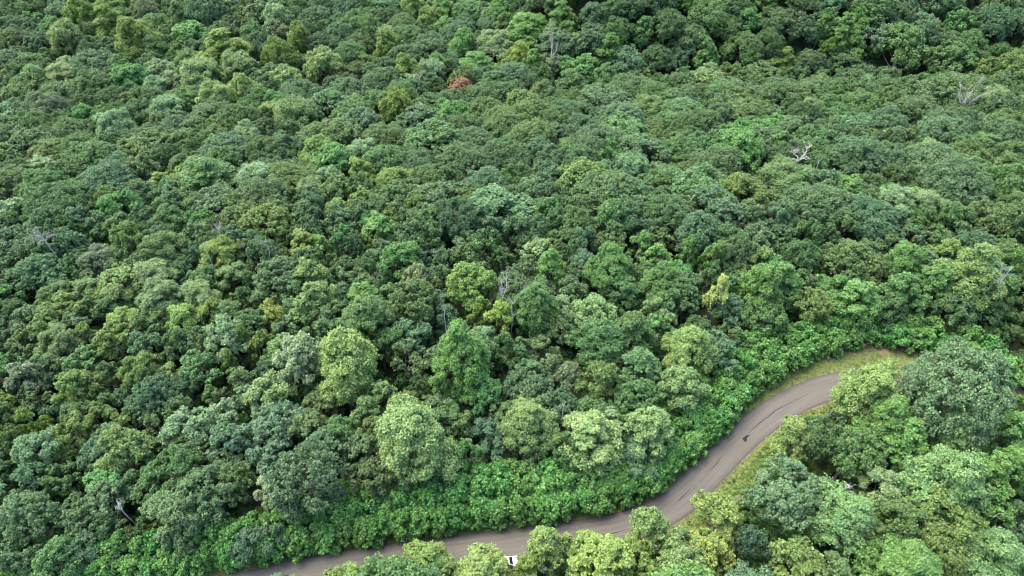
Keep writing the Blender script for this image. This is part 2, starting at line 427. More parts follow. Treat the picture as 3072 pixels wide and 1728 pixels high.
(7.8,87.2,-0.0,7.3,11.7,'H','bw',5363),
(-46.9,97.8,-0.08,7.7,11.0,'H','md',2957),
(-96.7,103.1,-0.74,7.9,10.7,'H','ol',954),
(-157.4,219.4,-28.23,12.7,16.9,'H','em',820),
(7.7,230.8,-26.95,13.1,14.3,'H','em',5117),
(70.0,169.8,-8.82,19.5,17.8,'H','em',7226),
(20.9,155.0,-6.79,18.2,16.5,'H','yo',5731),
(39.4,171.9,-10.24,19.4,16.9,'H','gr',6227),
(36.6,189.3,-14.82,20.6,17.2,'H','md',6023),
(-63.4,134.3,-4.61,16.5,14.8,'H','yo',2639),
(32.8,219.3,-23.19,22.4,18.0,'H','gr',5818),
(-18.9,143.9,-5.45,16.6,15.8,'H','gr',4335),
(-54.4,92.4,-0.0,6.8,12.2,'H','yg',2560),
(1.5,91.3,-0.0,6.8,11.8,'H','md',5061),
(-83.0,73.9,0.0,6.3,9.3,'H','yo',973),
(18.0,88.9,-0.0,6.8,9.4,'H','md',5863),
(-79.0,74.8,0.0,6.3,9.3,'H','yo',1273),
(-62.7,80.7,0.0,6.5,9.5,'H','ol',2068),
(-102.3,88.6,-0.02,6.8,9.4,'H','md',363),
(-9.7,73.8,-0.0,6.3,9.7,'H','ol',4573),
(-73.9,92.7,-0.04,6.8,11.7,'H','ol',1760),
(-19.6,86.6,-0.0,6.7,11.1,'H','bw',4164),
(-85.1,86.3,0.0,6.7,10.9,'H','ol',1164),
(2.3,86.5,-0.0,6.7,10.5,'H','md',5164),
(-57.9,84.4,0.0,6.6,10.5,'H','ol',2365),
(-71.2,73.1,0.0,6.3,10.1,'H','bw',1574),
(-101.9,75.3,0.0,6.3,10.6,'H','yo',72),
(69.5,111.5,-0.07,7.4,11.2,'H','dk',7849),
(-107.3,88.3,-0.03,6.7,10.1,'H','md',163),
(-15.4,111.8,-0.65,7.4,12.3,'H','bw',4349),
(-51.8,96.9,-0.07,7.0,10.8,'H','bg',2757),
(-6.8,126.0,-2.1,7.9,12.9,'H','md',4742),
(-95.1,95.7,-0.22,6.9,11.4,'H','yo',858),
(-30.3,109.8,-0.64,7.4,9.9,'H','ol',3751),
(-51.4,109.3,-0.81,7.4,11.6,'H','md',2850),
(-57.2,106.3,-0.62,7.3,10.6,'H','ol',2652),
(-82.4,146.8,-7.72,16.8,14.5,'H','gr','grey-green clumpy hickory just above the tangled dead top'),
(-32.2,207.5,-21.86,20.9,16.8,'H','bg',4121),
(-52.7,202.5,-21.21,20.3,17.2,'H','bg',3522),
(-54.6,171.1,-12.92,17.6,16.5,'H','em',3228),
(-191.1,218.9,-28.96,20.8,16.4,'H','lb',21),
(-116.4,296.8,-34.0,13.1,17.5,'H','md',2505),
(-121.2,188.0,-19.55,18.1,16.9,'H','ol',1426),
(-104.3,79.8,0.0,5.8,8.8,'H','yg',169),
(-87.4,66.4,0.0,5.5,9.0,'H','yo',679),
(-98.1,89.3,-0.03,6.1,9.3,'H','gr',663),
(23.1,86.5,-0.0,6.0,9.9,'H','dk',6064),
(-28.8,92.6,0.0,6.2,10.5,'H','md',3760),
(-87.2,81.2,0.0,5.9,10.2,'H','yo',968),
(-95.7,61.9,0.0,5.3,10.3,'H','dk',82),
(46.7,113.4,-0.26,6.8,11.0,'H','dk',6848),
(-120.2,109.1,-1.68,6.7,10.0,'H','em',52),
(-109.0,132.5,-5.32,7.4,10.4,'H','md',942),
(46.9,127.8,-1.51,13.3,15.6,'H','bg',6840),
(-28.6,65.7,0.0,10.0,12.0,'H','gr',3579),
(27.2,264.7,-33.96,22.0,17.1,'H','em',5612),
(111.2,190.6,-12.81,17.0,16.0,'H','lb',8322),
(47.1,96.2,-0.0,5.9,10.1,'H','dk',7058),
(0.0,107.1,-0.22,11.8,13.4,'H','gr',5051),
(130.4,154.7,-4.08,14.3,15.7,'H','md',9530),
(-21.3,242.1,-29.53,10.5,16.1,'H','ru','rust-brown tree with dead leaves alone among green crowns'),
(81.3,217.8,-21.28,18.1,16.6,'H','ol',7118),
(-135.1,165.4,-13.97,15.1,15.3,'H','dk',631),
(-164.3,195.3,-22.8,16.9,16.7,'H','gr',325),
(-36.8,67.9,0.0,9.5,11.6,'H','bg',3177),
(65.3,223.3,-23.55,18.0,16.7,'H','dk',6717),
(-61.9,101.4,-0.32,5.7,8.6,'H','ol',2356),
(-14.0,73.9,-0.0,9.6,11.7,'H','md',4373),
(102.0,257.4,-34.53,19.9,16.5,'H','dk',7314),
(35.3,160.4,-7.62,13.8,15.4,'H','lb',6130),
(19.0,278.5,-28.66,20.4,16.3,'H','bg',5407),
(-158.2,255.5,-33.51,19.3,16.5,'H','em',1214),
(89.7,229.7,-25.11,17.6,16.0,'H','gr',7317),
(89.6,170.2,-8.36,14.0,16.5,'H','md','mid green clumpy hickory just right of the antler-like dead tree'),
(-21.9,213.3,-23.02,16.7,17.0,'H','em',4420),
(-14.0,89.7,-0.0,9.9,11.9,'H','ol',4362),
(40.0,151.8,-5.61,12.9,15.2,'H','md',6332),
(113.3,112.2,-0.0,10.9,12.7,'H','lb',9648),
(140.5,155.9,-4.07,13.0,14.5,'H','ol',9830),
(161.4,219.8,-19.38,16.6,16.2,'H','ol','olive green clumpy hickory just left of the large bare white dead tree'),
(77.5,180.1,-11.15,14.4,15.5,'H','gr',7325),
(172.6,256.4,-32.67,9.8,11.8,'H','yo',9014),
(151.0,217.4,-18.97,16.4,18.2,'H','gr',9016),
(91.9,189.1,-13.03,14.8,16.2,'H','gr','grey-green clumpy hickory just above the antler-like dead tree'),
(-65.5,107.8,-0.82,5.5,9.7,'H','yo',2252),
(-66.6,123.8,-2.85,5.9,11.5,'H','gr',2444),
(60.2,126.4,-1.17,11.4,13.9,'H','gr',7341),
(-145.8,295.7,-34.0,20.4,17.3,'H','em',1806),
(-89.1,222.4,-27.13,16.7,15.2,'H','yo',2619),
(77.3,277.1,-25.41,19.0,16.5,'H','gr',6706),
(-79.9,66.5,0.0,8.6,10.9,'H','bg',979),
(3.6,222.0,-24.6,16.4,15.2,'H','yo',5018),
(16.1,76.4,-0.0,8.9,11.2,'H','md',5771),
(82.5,188.0,-13.04,14.3,14.5,'H','em',7423),
(8.8,159.8,-8.2,12.7,13.8,'H','bg',5231),
(184.3,266.5,-30.49,18.2,18.0,'H','md','mid green clumpy hickory just above the large bare white dead tree'),
(-22.6,76.3,-0.0,8.8,11.1,'H','yo',3971),
(25.6,246.4,-32.23,17.4,16.6,'H','dk',5615),
(134.6,240.3,-28.25,17.0,16.3,'H','dk',8315),
(94.4,178.3,-10.2,13.4,15.3,'H','md',7925),
(-117.4,318.7,-34.0,20.3,17.3,'H','gr',2502),
(63.8,115.4,-0.26,10.3,12.2,'H','em',7547),
(-61.0,325.1,-34.0,20.6,16.3,'H','lb',3701),
(27.3,161.4,-8.06,12.5,14.3,'H','bg',5930),
(85.4,131.0,-1.34,10.8,14.5,'H','dk',8239),
(34.9,279.1,-25.89,18.1,16.4,'H','bg',5706),
(-182.6,248.2,-33.15,17.0,15.5,'H','gr',615),
(73.7,188.9,-13.54,13.7,13.9,'H','em',7123),
(-69.7,60.4,0.0,7.8,10.4,'H','dk',1384),
(-93.9,58.0,0.0,7.7,10.3,'H','lb',86),
(49.3,267.9,-32.14,17.6,15.7,'H','bg',6111),
(-72.7,138.8,-5.72,11.1,15.9,'H','ol',2337),
(-82.0,133.1,-4.8,10.9,13.8,'H','dk','dark green clumpy hickory just left of the tangled dead top'),
(-46.8,135.8,-4.51,10.9,14.8,'H','bg',3238),
(173.2,231.8,-23.43,15.6,16.4,'H','ol',9415),
(27.3,134.6,-2.77,10.7,15.7,'H','md',6038),
(136.5,292.5,-14.97,17.7,15.9,'H','lb',8000),
(87.2,121.7,-0.47,10.1,12.1,'H','dk',8444),
(-43.3,153.8,-8.25,11.6,15.0,'H','dk',3533),
(-105.3,98.7,-0.48,9.1,11.3,'H','yo',456),
(60.0,120.1,-0.59,9.9,11.9,'H','yo',7345),
(-28.0,197.2,-19.02,13.7,15.1,'H','em',4123),
(113.7,131.7,-1.05,10.3,15.7,'H','md',9338),
(9.1,177.1,-12.49,12.6,14.7,'H','bg',5227),
(-6.6,91.6,-0.0,8.7,11.0,'H','md',4761),
(-52.3,226.5,-27.04,15.0,16.8,'H','md',3618),
(-58.7,98.6,-0.16,8.9,11.2,'H','dk',2456),
(88.7,198.0,-15.5,13.3,14.6,'H','em',7521),
(-95.6,148.9,-8.59,11.1,13.8,'H','bg',1735),
(-71.0,129.3,-3.85,10.1,14.6,'H','bg','blue-green clumpy hickory just right of the tangled dead top'),
(71.3,137.6,-2.43,10.4,14.9,'H','gr',7637),
(-79.4,115.4,-1.86,5.0,10.2,'H','bg',1848),
(-46.1,121.0,-2.07,5.1,10.7,'H','md',3245),
(-115.7,139.3,-6.94,10.6,14.7,'H','bg',838),
(71.1,202.2,-17.21,13.4,15.4,'H','bg',7021),
(-33.5,220.7,-25.21,14.4,15.1,'H','dk',4119),
(-70.1,230.3,-28.33,14.9,15.6,'H','lb',3218),
(-15.6,78.3,-0.0,7.9,10.4,'H','gr',4270),
(75.5,110.3,-0.03,9.1,11.3,'H','em',8150),
(110.0,202.2,-15.94,13.1,15.0,'H','md',8120),
(-95.2,126.4,-3.85,9.7,15.5,'H','yo',1342),
(-79.8,71.0,0.0,7.6,10.2,'H','gr',1075),
(26.3,117.8,-0.74,9.3,11.5,'H','md',6046),
(67.1,133.7,-1.96,9.8,15.4,'H','bg',7538),
(-103.5,259.4,-33.3,15.8,15.4,'H','gr',2513),
(39.5,115.1,-0.41,9.1,11.3,'H','em',6547),
(20.3,146.6,-5.05,10.4,15.8,'H','lb',5734),
(120.3,260.7,-34.48,15.8,16.1,'H','dk',7713),
(50.6,104.0,-0.0,8.7,11.0,'H','bg','blue-green clumpy hickory just right of the thin yellow poplar'),
(-54.5,137.7,-5.05,10.0,13.8,'H','gr',3038),
(-50.1,117.1,-1.62,9.2,11.4,'H','dk',3047),
(141.4,266.6,-31.33,15.8,16.4,'H','dk',8211),
(61.5,135.8,-2.33,9.7,15.2,'H','gr',7237),
(-50.4,101.3,-0.24,8.4,10.8,'H','lb',2855),
(109.4,181.0,-10.4,11.5,13.9,'H','dk',8325),
(41.7,111.2,-0.18,8.6,11.0,'H','gr',6749),
(40.2,94.7,-0.0,8.0,10.5,'H','lb',6759),
(-90.0,131.1,-4.6,9.3,14.1,'H','bg',1641),
(106.2,114.7,-0.04,8.6,10.9,'H','bg',9247),
(87.0,152.3,-4.59,10.0,14.8,'H','lb',8032),
(86.3,248.2,-32.7,14.4,15.3,'H','lb',7015),
(-98.4,98.9,-0.43,8.0,10.5,'H','gr',757),
(-162.6,226.4,-29.74,13.5,13.5,'H','ol',820),
(31.8,97.0,-0.0,7.9,10.4,'H','em',6357),
(6.9,109.1,-0.29,8.3,10.7,'H','gr',5251),
(1.1,132.2,-2.88,9.1,14.6,'H','bg',5039),
(30.4,172.1,-10.57,10.8,14.8,'H','em',5927),
(-98.8,154.9,-10.15,10.1,14.6,'H','lb',1633),
(121.8,177.9,-9.28,10.9,15.0,'H','gr',8825),
(114.4,139.7,-2.0,9.3,14.4,'H','bg',9136),
(51.3,113.1,-0.22,8.4,10.8,'H','md','mid green clumpy hickory just above the thin yellow poplar'),
(-113.5,169.7,-14.41,10.7,15.4,'H','gr',1430),
(55.1,125.2,-1.12,8.7,14.3,'H','md',7142),
(-49.7,152.3,-8.1,9.9,14.5,'H','ol',3233),
(140.8,149.7,-3.01,9.6,14.5,'H','md',9932),
(28.3,208.7,-20.33,12.2,15.4,'H','dk',5720),
(-10.2,177.6,-13.23,10.9,13.4,'H','gr',4627),
(56.5,141.8,-3.36,9.2,14.9,'H','md',7035),
(-38.7,103.3,-0.27,7.8,10.4,'H','dk',3354),
(-167.2,335.1,-34.0,16.7,16.6,'H','yo',1600),
(66.1,183.3,-12.32,10.9,13.2,'H','gr',7025),
(113.1,237.0,-27.45,13.2,15.5,'H','dk',7816),
(0.6,318.4,-25.57,15.8,15.5,'H','em',5000),
(-137.9,326.6,-34.0,16.3,15.6,'H','lb',2201),
(-155.4,270.8,-34.0,14.5,15.6,'H','dk',1411),
(-12.4,145.8,-5.67,9.3,14.2,'H','ol',4535),
(-150.6,168.5,-15.28,10.4,14.5,'H','gr',231),
(-126.4,157.2,-11.54,9.8,15.2,'H','em',733),
(-16.1,106.5,-0.3,7.8,10.4,'H','bg',4352),
(35.2,290.3,-19.45,14.6,14.8,'H','bg',5702),
(32.6,136.8,-3.01,8.9,13.6,'H','bg',6238),
(102.5,174.1,-8.92,10.3,15.1,'H','bg',8226),
(100.6,284.4,-20.3,14.3,14.9,'H','em',7203),
(61.4,169.0,-8.89,10.1,14.3,'H','md',6928),
(-34.6,185.9,-16.21,10.9,13.6,'H','dk',3926),
(13.6,194.0,-16.83,11.1,13.9,'H','bg',5323),
(-206.4,272.9,-34.0,14.3,15.9,'H','md',310),
(89.8,115.2,-0.12,8.0,10.5,'H','dk',8647),
(152.5,191.1,-11.65,10.8,14.3,'H','bg',9522),
(-13.5,333.2,-31.53,16.1,16.3,'H','gr',4700),
(-76.2,143.5,-6.82,9.0,15.1,'H','yo',2236),
(-77.8,219.2,-26.1,12.1,14.7,'H','bg',2920),
(190.6,283.1,-19.92,14.0,14.8,'H','em',9303),
(96.1,141.5,-2.56,8.8,13.9,'H','dk',8435),
(-10.9,114.5,-0.84,7.9,10.4,'H','lb','light blue-green clumpy hickory just left of the forked dead snag'),
(36.2,144.8,-4.33,8.9,15.0,'H','lb',6234),
(49.7,201.9,-17.79,11.2,13.7,'H','dk',6422),
(79.3,196.9,-15.5,10.9,14.7,'H','lb',7222),
(94.5,110.8,-0.01,7.7,10.2,'H','dk',8850),
(136.4,170.4,-7.13,9.7,15.5,'H','md',9426),
(-41.4,113.6,-1.11,7.7,10.3,'H','gr',3349),
(-64.7,144.1,-6.65,8.8,15.3,'H','gr',2736),
(133.6,189.7,-11.87,10.4,14.0,'H','dk',8922),
(128.0,141.8,-2.06,8.5,13.4,'H','md',9635),
(-92.0,236.3,-30.0,12.4,13.3,'H','em',2718),
(-76.5,188.0,-18.11,10.5,14.5,'H','lb',2726),
(40.9,144.9,-4.25,8.6,14.0,'H','dk',6435),
(-76.3,127.4,-3.64,8.1,13.0,'H','ol','olive green clumpy hickory just below the tangled dead top'),
(180.1,290.0,-16.01,13.5,15.7,'H','bg',9000),
(47.7,142.3,-3.64,8.4,15.0,'H','gr',6735),
(116.7,183.7,-10.86,10.0,14.0,'H','yo',8524),
(97.3,145.7,-3.2,8.5,13.2,'H','bg',8434),
(-41.3,140.5,-5.3,8.4,14.0,'H','gr',3537),
(-117.7,197.7,-21.99,10.7,15.1,'H','gr',1624),
(-79.5,332.1,-34.0,15.2,15.8,'H','dk',3400),
(-87.0,139.6,-6.25,8.4,13.1,'H','em',1838),
(-6.7,118.7,-1.21,7.6,10.2,'H','gr',4746),
(-44.0,130.4,-3.47,7.9,13.8,'H','em',3341),
(2.7,240.4,-29.5,12.1,15.5,'H','gr',5016),
(144.4,239.7,-27.73,12.0,16.4,'H','md','mid green clumpy hickory just left of the big dark gap in the canopy'),
(-68.3,184.5,-16.93,9.9,15.4,'H','bg',2926),
(-20.8,127.1,-2.5,7.7,14.0,'H','dk',4242),
(107.3,142.6,-2.52,8.2,13.5,'H','gr',8835),
(0.7,149.9,-6.21,8.5,13.3,'H','gr',5034),
(92.2,207.1,-17.85,10.5,13.8,'H','bg',7520),
(-76.2,133.4,-4.73,7.9,14.7,'H','ol',2140),
(-35.5,196.9,-19.19,10.2,13.5,'H','gr',3924),
(-66.2,128.9,-3.69,7.7,13.5,'H','dk',2441),
(-10.7,149.9,-6.51,8.4,13.5,'H','ol',4634),
(41.1,227.1,-25.51,11.3,14.7,'H','gr',6018),
(-95.0,143.0,-7.21,8.2,14.8,'H','dk',1637),
(-38.1,136.6,-4.47,7.9,12.7,'H','em',3639),
(-25.8,143.5,-5.53,8.1,14.7,'H','yo',4036),
(65.7,44.3,-0.0,17.5,15.0,'P','br',8898),
(-20.5,67.1,-0.0,15.8,21.0,'P','pa','very large pale yellow-green poplar with drooping ragged edge in mid forest'),
(58.4,53.1,-0.0,15.0,15.0,'P','pm','large pale-leaved poplar with grey trunk showing at its foot'),
(77.2,59.3,-0.0,14.6,20.4,'P','pm',9182),
(81.2,45.7,-0.0,14.1,15.0,'P','pm',9696),
(-9.8,83.6,-0.0,14.9,20.9,'P','br','very large bright green poplar with a spreading lumpy crown mid forest'),
(-31.9,84.2,0.0,14.7,19.6,'P','yb2','large bright yellow-green poplar with its brown trunk showing below'),
(72.0,80.0,-0.0,14.4,18.5,'P','yb2','airy yellow-green poplar hiding the road beside the huge grey-green oak'),
(74.1,71.5,-0.0,14.1,17.2,'P','br',8773),
(85.2,68.8,-0.0,14.0,16.8,'P','pm',9375),
(104.7,107.3,-0.0,14.7,20.3,'P','yb2','very large pale yellow-green poplar above the hedge near the forest edge'),
(15.9,44.4,-0.0,11.6,14.6,'P','yg',5998),
(83.3,57.2,-0.0,11.8,18.3,'P','br',9584),
(-123.5,275.7,-34.0,23.1,24.0,'P','yg',2108),
(-31.3,97.7,-0.03,13.9,18.4,'P','md',3654),
(4.8,70.7,-0.0,12.2,17.9,'P','pa','pale green poplar left of two like it above the hedge row'),
(73.9,66.2,-0.0,12.0,16.5,'P','br',8877),
(5.2,99.8,-0.0,13.6,18.3,'P','bm',5253),
(15.9,68.0,-0.0,11.3,17.8,'P','pa',5875),
(-5.0,44.6,-0.0,10.1,13.5,'P','yb2','yellow-green poplar partly hiding the white car'),
(37.2,89.6,-0.0,12.2,17.0,'P','yb2','bright yellow-green poplar leaning over the hedge left of the road bend'),
(18.4,92.8,-0.0,12.5,16.4,'P','md',5858),
(25.9,70.3,-0.0,10.7,16.6,'P','pa',6374),
(95.4,116.6,-0.14,13.1,15.8,'P','br',8845),
(-14.6,44.4,-0.0,9.0,12.7,'P','yg',4198),
(24.4,111.2,-0.29,12.4,17.0,'P','bm',6047),
(35.4,110.5,-0.19,12.4,16.7,'P','bm',6448),
(-182.1,300.1,-34.0,19.5,23.6,'P','yg',1003),
(-164.3,286.4,-34.0,18.9,24.0,'P','yg',1306),
(6.5,47.1,-0.0,9.0,14.7,'P','yb2','pale yellow-green young poplar overlapping the road below the hedge'),
(27.1,93.0,-0.0,11.1,16.1,'P','md',6258),
(-44.8,102.9,-0.29,11.6,16.5,'P','pa2',3052),
(26.8,86.1,-0.0,10.5,15.8,'P','dkp',6263),
(90.1,107.6,-0.0,11.6,14.9,'P','bm',8750),
(95.8,69.8,-0.0,9.6,15.5,'P','br',9874),
(-198.4,310.5,-34.0,18.0,23.2,'P','yg',802),
(-26.4,42.8,0.0,8.0,11.9,'P','yg',3498),
(23.4,50.1,-0.0,8.2,14.6,'P','yb2','pale yellow poplar standing against the lower road edge'),
(56.6,108.4,-0.04,10.8,18.7,'P','br',7448),
(-44.0,262.2,-32.89,15.3,19.6,'P','yg',3911),
(54.1,69.6,-0.0,8.5,15.0,'P','yb2','small pale yellow-green poplar touching the inner road edge'),
(62.0,110.1,-0.06,10.1,17.7,'P','bm',7648),
(79.0,104.8,-0.0,9.6,14.7,'P','br',8352),
(-53.3,125.7,-2.89,10.7,13.9,'P','yg',2942),
(-109.6,247.8,-32.14,14.7,18.6,'P','yb2',2314),
(-34.9,159.8,-9.44,12.3,16.6,'P','yg',3831),
(93.1,62.2,-0.0,7.7,15.7,'P','br',9881),
(-89.4,157.4,-10.48,22.2,18.7,'P','md',1931),
(-153.9,306.4,-34.0,15.0,21.9,'P','ol',1703),
(-55.1,284.2,-34.0,14.8,20.0,'P','yg',3707),
(-193.1,324.8,-34.0,15.5,19.8,'P','yg',1000),
(22.6,289.5,-23.34,14.8,19.2,'P','bm',5502),
(39.8,257.3,-35.36,14.6,19.3,'P','md',5913),
(-34.2,133.5,-3.82,10.3,15.4,'P','br',3739),
(92.9,148.5,-3.78,10.9,15.0,'P','br',8233),
(-105.1,163.4,-12.48,11.8,14.7,'P','yg',1531),
(16.3,82.1,-0.0,8.0,15.4,'P','yo','dark yellow-green cone-shaped poplar in a gap between taller crowns'),
(106.1,121.0,-0.29,9.6,13.1,'P','yg',9144),
(-35.0,106.1,-0.41,9.0,13.2,'P','br',3552),
(-46.8,112.7,-1.09,9.3,13.9,'P','pa2',3048),
(98.6,108.8,-0.0,8.7,16.6,'P','bm',9149),
(-26.4,79.3,0.0,7.7,11.9,'P','pa2',3769),
(-44.1,162.0,-10.27,10.9,16.3,'P','yg',3530),
(-18.5,43.8,-0.0,6.1,10.6,'P','yg',3999),
(-10.7,44.2,-0.0,6.1,10.7,'P','yb2',4399),
(8.8,115.4,-0.71,8.6,16.0,'P','br',5346),
(-29.0,75.2,0.0,6.9,12.2,'P','pa2',3571),
(-2.8,99.9,-0.01,7.7,14.7,'P','yb','vivid yellow-green poplar just below the fan of dead twigs'),
(-22.7,285.0,-33.97,14.1,19.3,'P','br',4407),
(-199.2,257.1,-33.86,13.8,18.6,'P','pm',313),
(110.8,145.8,-2.96,9.4,12.9,'P','br',8934),
(-100.1,166.9,-13.23,10.4,14.0,'P','yg',1831),
(60.2,208.8,-19.34,23.1,16.9,'P','md',6619),
(-48.8,324.1,-34.0,14.2,18.1,'P','yg',4001),
(-42.9,146.5,-6.59,8.7,15.5,'P','yg',3435),
(-49.9,142.6,-5.94,8.6,14.1,'P','pa2',3236),
(-29.7,42.4,0.0,5.3,10.1,'P','yg',3299),
(116.2,105.3,-0.0,7.1,15.2,'P','md',9951),
(113.9,118.8,-0.14,7.6,11.8,'P','yg',9545),
(48.2,119.7,-0.67,7.6,15.6,'P','br',6944),
(36.9,121.0,-0.91,7.7,12.8,'P','br',6444),
(3.8,45.2,-0.0,5.2,10.4,'P','yg',5298),
(20.4,47.7,-0.0,5.3,11.3,'P','yg',6195),
(-95.2,288.9,-34.0,12.8,20.7,'P','yg',2906),
(147.4,281.5,-21.55,12.3,18.2,'P','br',8303),
(114.8,268.9,-30.39,12.2,15.7,'P','yg',7610),
(2.7,273.1,-32.18,12.4,17.8,'P','yb',5009),
(-154.7,279.7,-34.0,12.6,18.0,'P','md',1508),
(32.6,127.3,-1.65,7.2,12.3,'P','br',6242),
(-47.6,126.4,-2.89,7.2,12.3,'P','br',3143),
(-63.0,178.0,-15.0,16.6,17.0,'P','yg',3027),
(7.1,290.6,-27.86,23.1,16.6,'P','br',5104),
(102.9,78.2,-0.0,5.5,12.3,'P','br',9968),
(-94.7,73.0,0.0,5.3,13.0,'P','yb',373),
(46.6,105.2,-0.01,6.1,17.2,'P','yl','thin yellow-leaved poplar on a bare pale trunk above the road bend'),
(121.2,115.0,-0.02,6.4,14.2,'P','br',9946),
(42.4,273.4,-28.67,11.1,19.0,'P','br',5907),
(131.9,280.5,-22.42,11.2,19.0,'P','br',8004),
(140.3,279.6,-22.86,11.1,19.0,'P','bm',8204),
(83.4,270.4,-29.91,11.1,17.9,'P','bm',6909),
(135.2,275.2,-25.8,11.1,17.4,'P','br',8106),
(-39.9,310.1,-34.0,12.3,17.7,'P','yg',4103),
(-15.2,267.2,-33.07,21.0,16.1,'P','br',4611),
(-92.1,137.8,-6.0,13.2,14.5,'P','md',1638),
(144.6,173.2,-7.53,14.6,15.7,'P','md',9625),
(-7.8,249.1,-31.03,18.7,16.4,'P','md','mid green upright poplar just right of the rust-brown tree'),
(56.2,280.3,-23.43,10.1,18.0,'P','bm',6204),
(7.7,266.2,-33.11,10.0,17.9,'P','br',5111),
(56.8,262.6,-35.48,10.0,13.4,'P','yg',6314),
(-3.3,269.4,-32.88,10.1,13.5,'P','yg',4911),
(-1.4,91.9,-0.0,5.1,13.2,'P','md',4960),
(44.0,121.9,-0.92,5.8,13.9,'P','br',6743),
(61.4,151.3,-5.0,12.4,15.0,'P','yg',7132),
(-2.6,299.4,-29.58,9.5,17.4,'P','yo',4903),
(-7.4,101.2,-0.05,4.6,11.1,'P','yb','vivid yellow-green upright poplar just below the forked dead snag'),
(-60.7,87.4,0.0,4.3,12.0,'P','yg',2263),
(42.8,160.3,-7.37,11.4,13.9,'P','md',6430),
(86.0,177.5,-10.24,12.1,15.0,'P','md','mid green upright poplar just left of the antler-like dead tree'),
(5.8,134.9,-3.23,9.9,14.5,'P','br',5238),
(-21.3,135.0,-3.81,9.5,14.2,'P','md',4239),
(-57.5,93.7,-0.02,4.1,12.2,'P','yg',2459),
(27.6,278.1,-27.46,7.9,14.9,'P','yg',5607),
(-35.3,295.0,-34.0,8.4,13.0,'P','br',4207),
(-139.1,263.1,-33.81,14.6,16.1,'P','md',1712),
(-32.7,322.4,-34.0,16.3,16.0,'P','br',4301),
(-21.7,43.4,-0.0,2.9,10.7,'P','br',3798),
(-100.2,190.8,-19.62,11.0,14.6,'P','br',2025),
(-31.1,307.2,-34.0,14.9,14.3,'P','br',4304),
(-53.3,163.7,-10.97,4.8,13.9,'P','yl',3232),
(-32.8,269.7,-33.45,12.7,14.9,'P','br',4211),
(50.3,225.8,-24.86,10.9,14.1,'P','md',6318),
(145.5,274.1,-26.36,12.2,15.8,'P','br',8307),
(-99.6,224.7,-27.89,10.9,14.2,'P','md',2419),
(115.8,245.7,-31.0,10.9,15.9,'P','md',7815),
(125.2,221.7,-21.13,9.7,14.2,'P','md',8317),
(181.0,244.3,-28.63,10.4,15.1,'P','br',9415),
(109.3,293.6,-14.47,10.2,14.4,'P','br',7400),
(-45.1,332.9,-34.0,11.3,14.2,'P','br',4100),
(-7.1,322.7,-29.21,10.8,14.4,'P','br',4800),
(27.7,45.9,-0.0,10.4,12.7,'M','pa2',6597),
(-75.4,208.2,-23.36,17.4,21.9,'M','pa2',2920),
(-43.4,87.6,0.0,12.2,15.3,'M','si',2962),
(34.4,82.1,-0.0,11.3,14.8,'M','pa2',6666),
(-125.7,254.0,-33.06,17.6,21.4,'M','pa',1913),
(-48.8,79.3,0.0,10.5,13.2,'M','pa',2668),
(-63.5,70.9,0.0,10.1,12.8,'M','pg',1874),
(-61.3,93.9,-0.03,10.9,14.4,'M','pg',2258),
(17.9,101.0,-0.0,11.3,13.9,'M','pa2',5754),
(-112.4,230.7,-29.41,15.6,19.5,'M','pa',2117),
(-79.5,262.8,-33.34,16.2,21.2,'M','pa',3111),
(-128.0,223.2,-28.29,14.9,18.4,'M','pg',1619),
(-90.7,68.3,0.0,9.1,12.8,'M','pg',477),
(-140.6,207.7,-25.15,14.4,18.8,'M','pg',1122),
(-199.3,289.5,-34.0,16.3,20.2,'M','pa',606),
(-138.4,144.3,-8.71,12.4,14.9,'M','pg',137),
(-58.0,74.0,0.0,8.7,12.5,'M','pg',2172),
(-114.2,263.1,-33.66,14.9,18.6,'M','pa',2312),
(-109.4,307.8,-34.0,15.0,20.9,'M','pg',2603),
(-91.8,196.6,-20.88,13.4,15.1,'M','pg',2324),
(-44.8,58.9,0.0,7.2,12.2,'M','sb','bright silvery small maple pressed against the big blue-grey oak'),
(-23.6,112.1,-0.76,9.3,12.0,'M','bp',4049),
(-102.4,83.7,0.0,7.9,11.3,'M','gb',266),
(-93.8,256.9,-32.96,13.8,16.0,'M','pa',2713),
(-146.3,250.9,-32.99,13.7,15.8,'M','pg',1515),
(-151.4,177.5,-17.71,11.0,13.1,'M','pg',429),
(-141.7,170.8,-15.62,9.8,12.9,'M','pa2',531),
(31.5,103.4,-0.01,7.2,12.1,'M','pa2',6353),
(-73.2,85.4,0.0,6.0,9.7,'M','pa',1665),
(34.4,100.0,-0.0,6.4,11.2,'M','pa2',6455),
(-55.3,80.0,0.0,5.5,9.7,'M','pg',2469),
(-193.2,273.2,-34.0,11.4,13.4,'M','pa',611),
(-61.5,232.1,-28.47,10.1,14.1,'M','pa',3418),
(-75.8,161.3,-11.04,14.9,15.6,'M','pg',2531),
(101.4,138.9,-2.09,13.1,14.8,'M','pg',8736),
(-141.0,255.2,-33.33,9.8,13.8,'M','si',1614),
(-47.7,179.0,-14.78,14.0,16.2,'M','pg',3526),
(142.2,248.5,-31.32,17.2,15.1,'M','pg',8415),
(7.9,121.8,-1.36,10.6,12.4,'M','pa',5344),
(19.4,72.5,-0.0,8.4,10.8,'M','pg',5974),
(81.1,256.6,-34.89,16.9,16.4,'M','pa',6814),
(-53.2,158.3,-9.62,11.3,15.7,'M','pg',3231),
(-148.6,264.0,-33.89,15.8,15.5,'M','pg',1512),
(-32.9,260.0,-32.5,15.2,15.8,'M','pg','pale mint-green ragged maple just left of the rust-brown tree'),
(-7.2,96.2,-0.0,7.8,10.4,'M','pg',4658),
(-14.0,96.4,-0.0,3.9,9.1,'M','bp',4358),
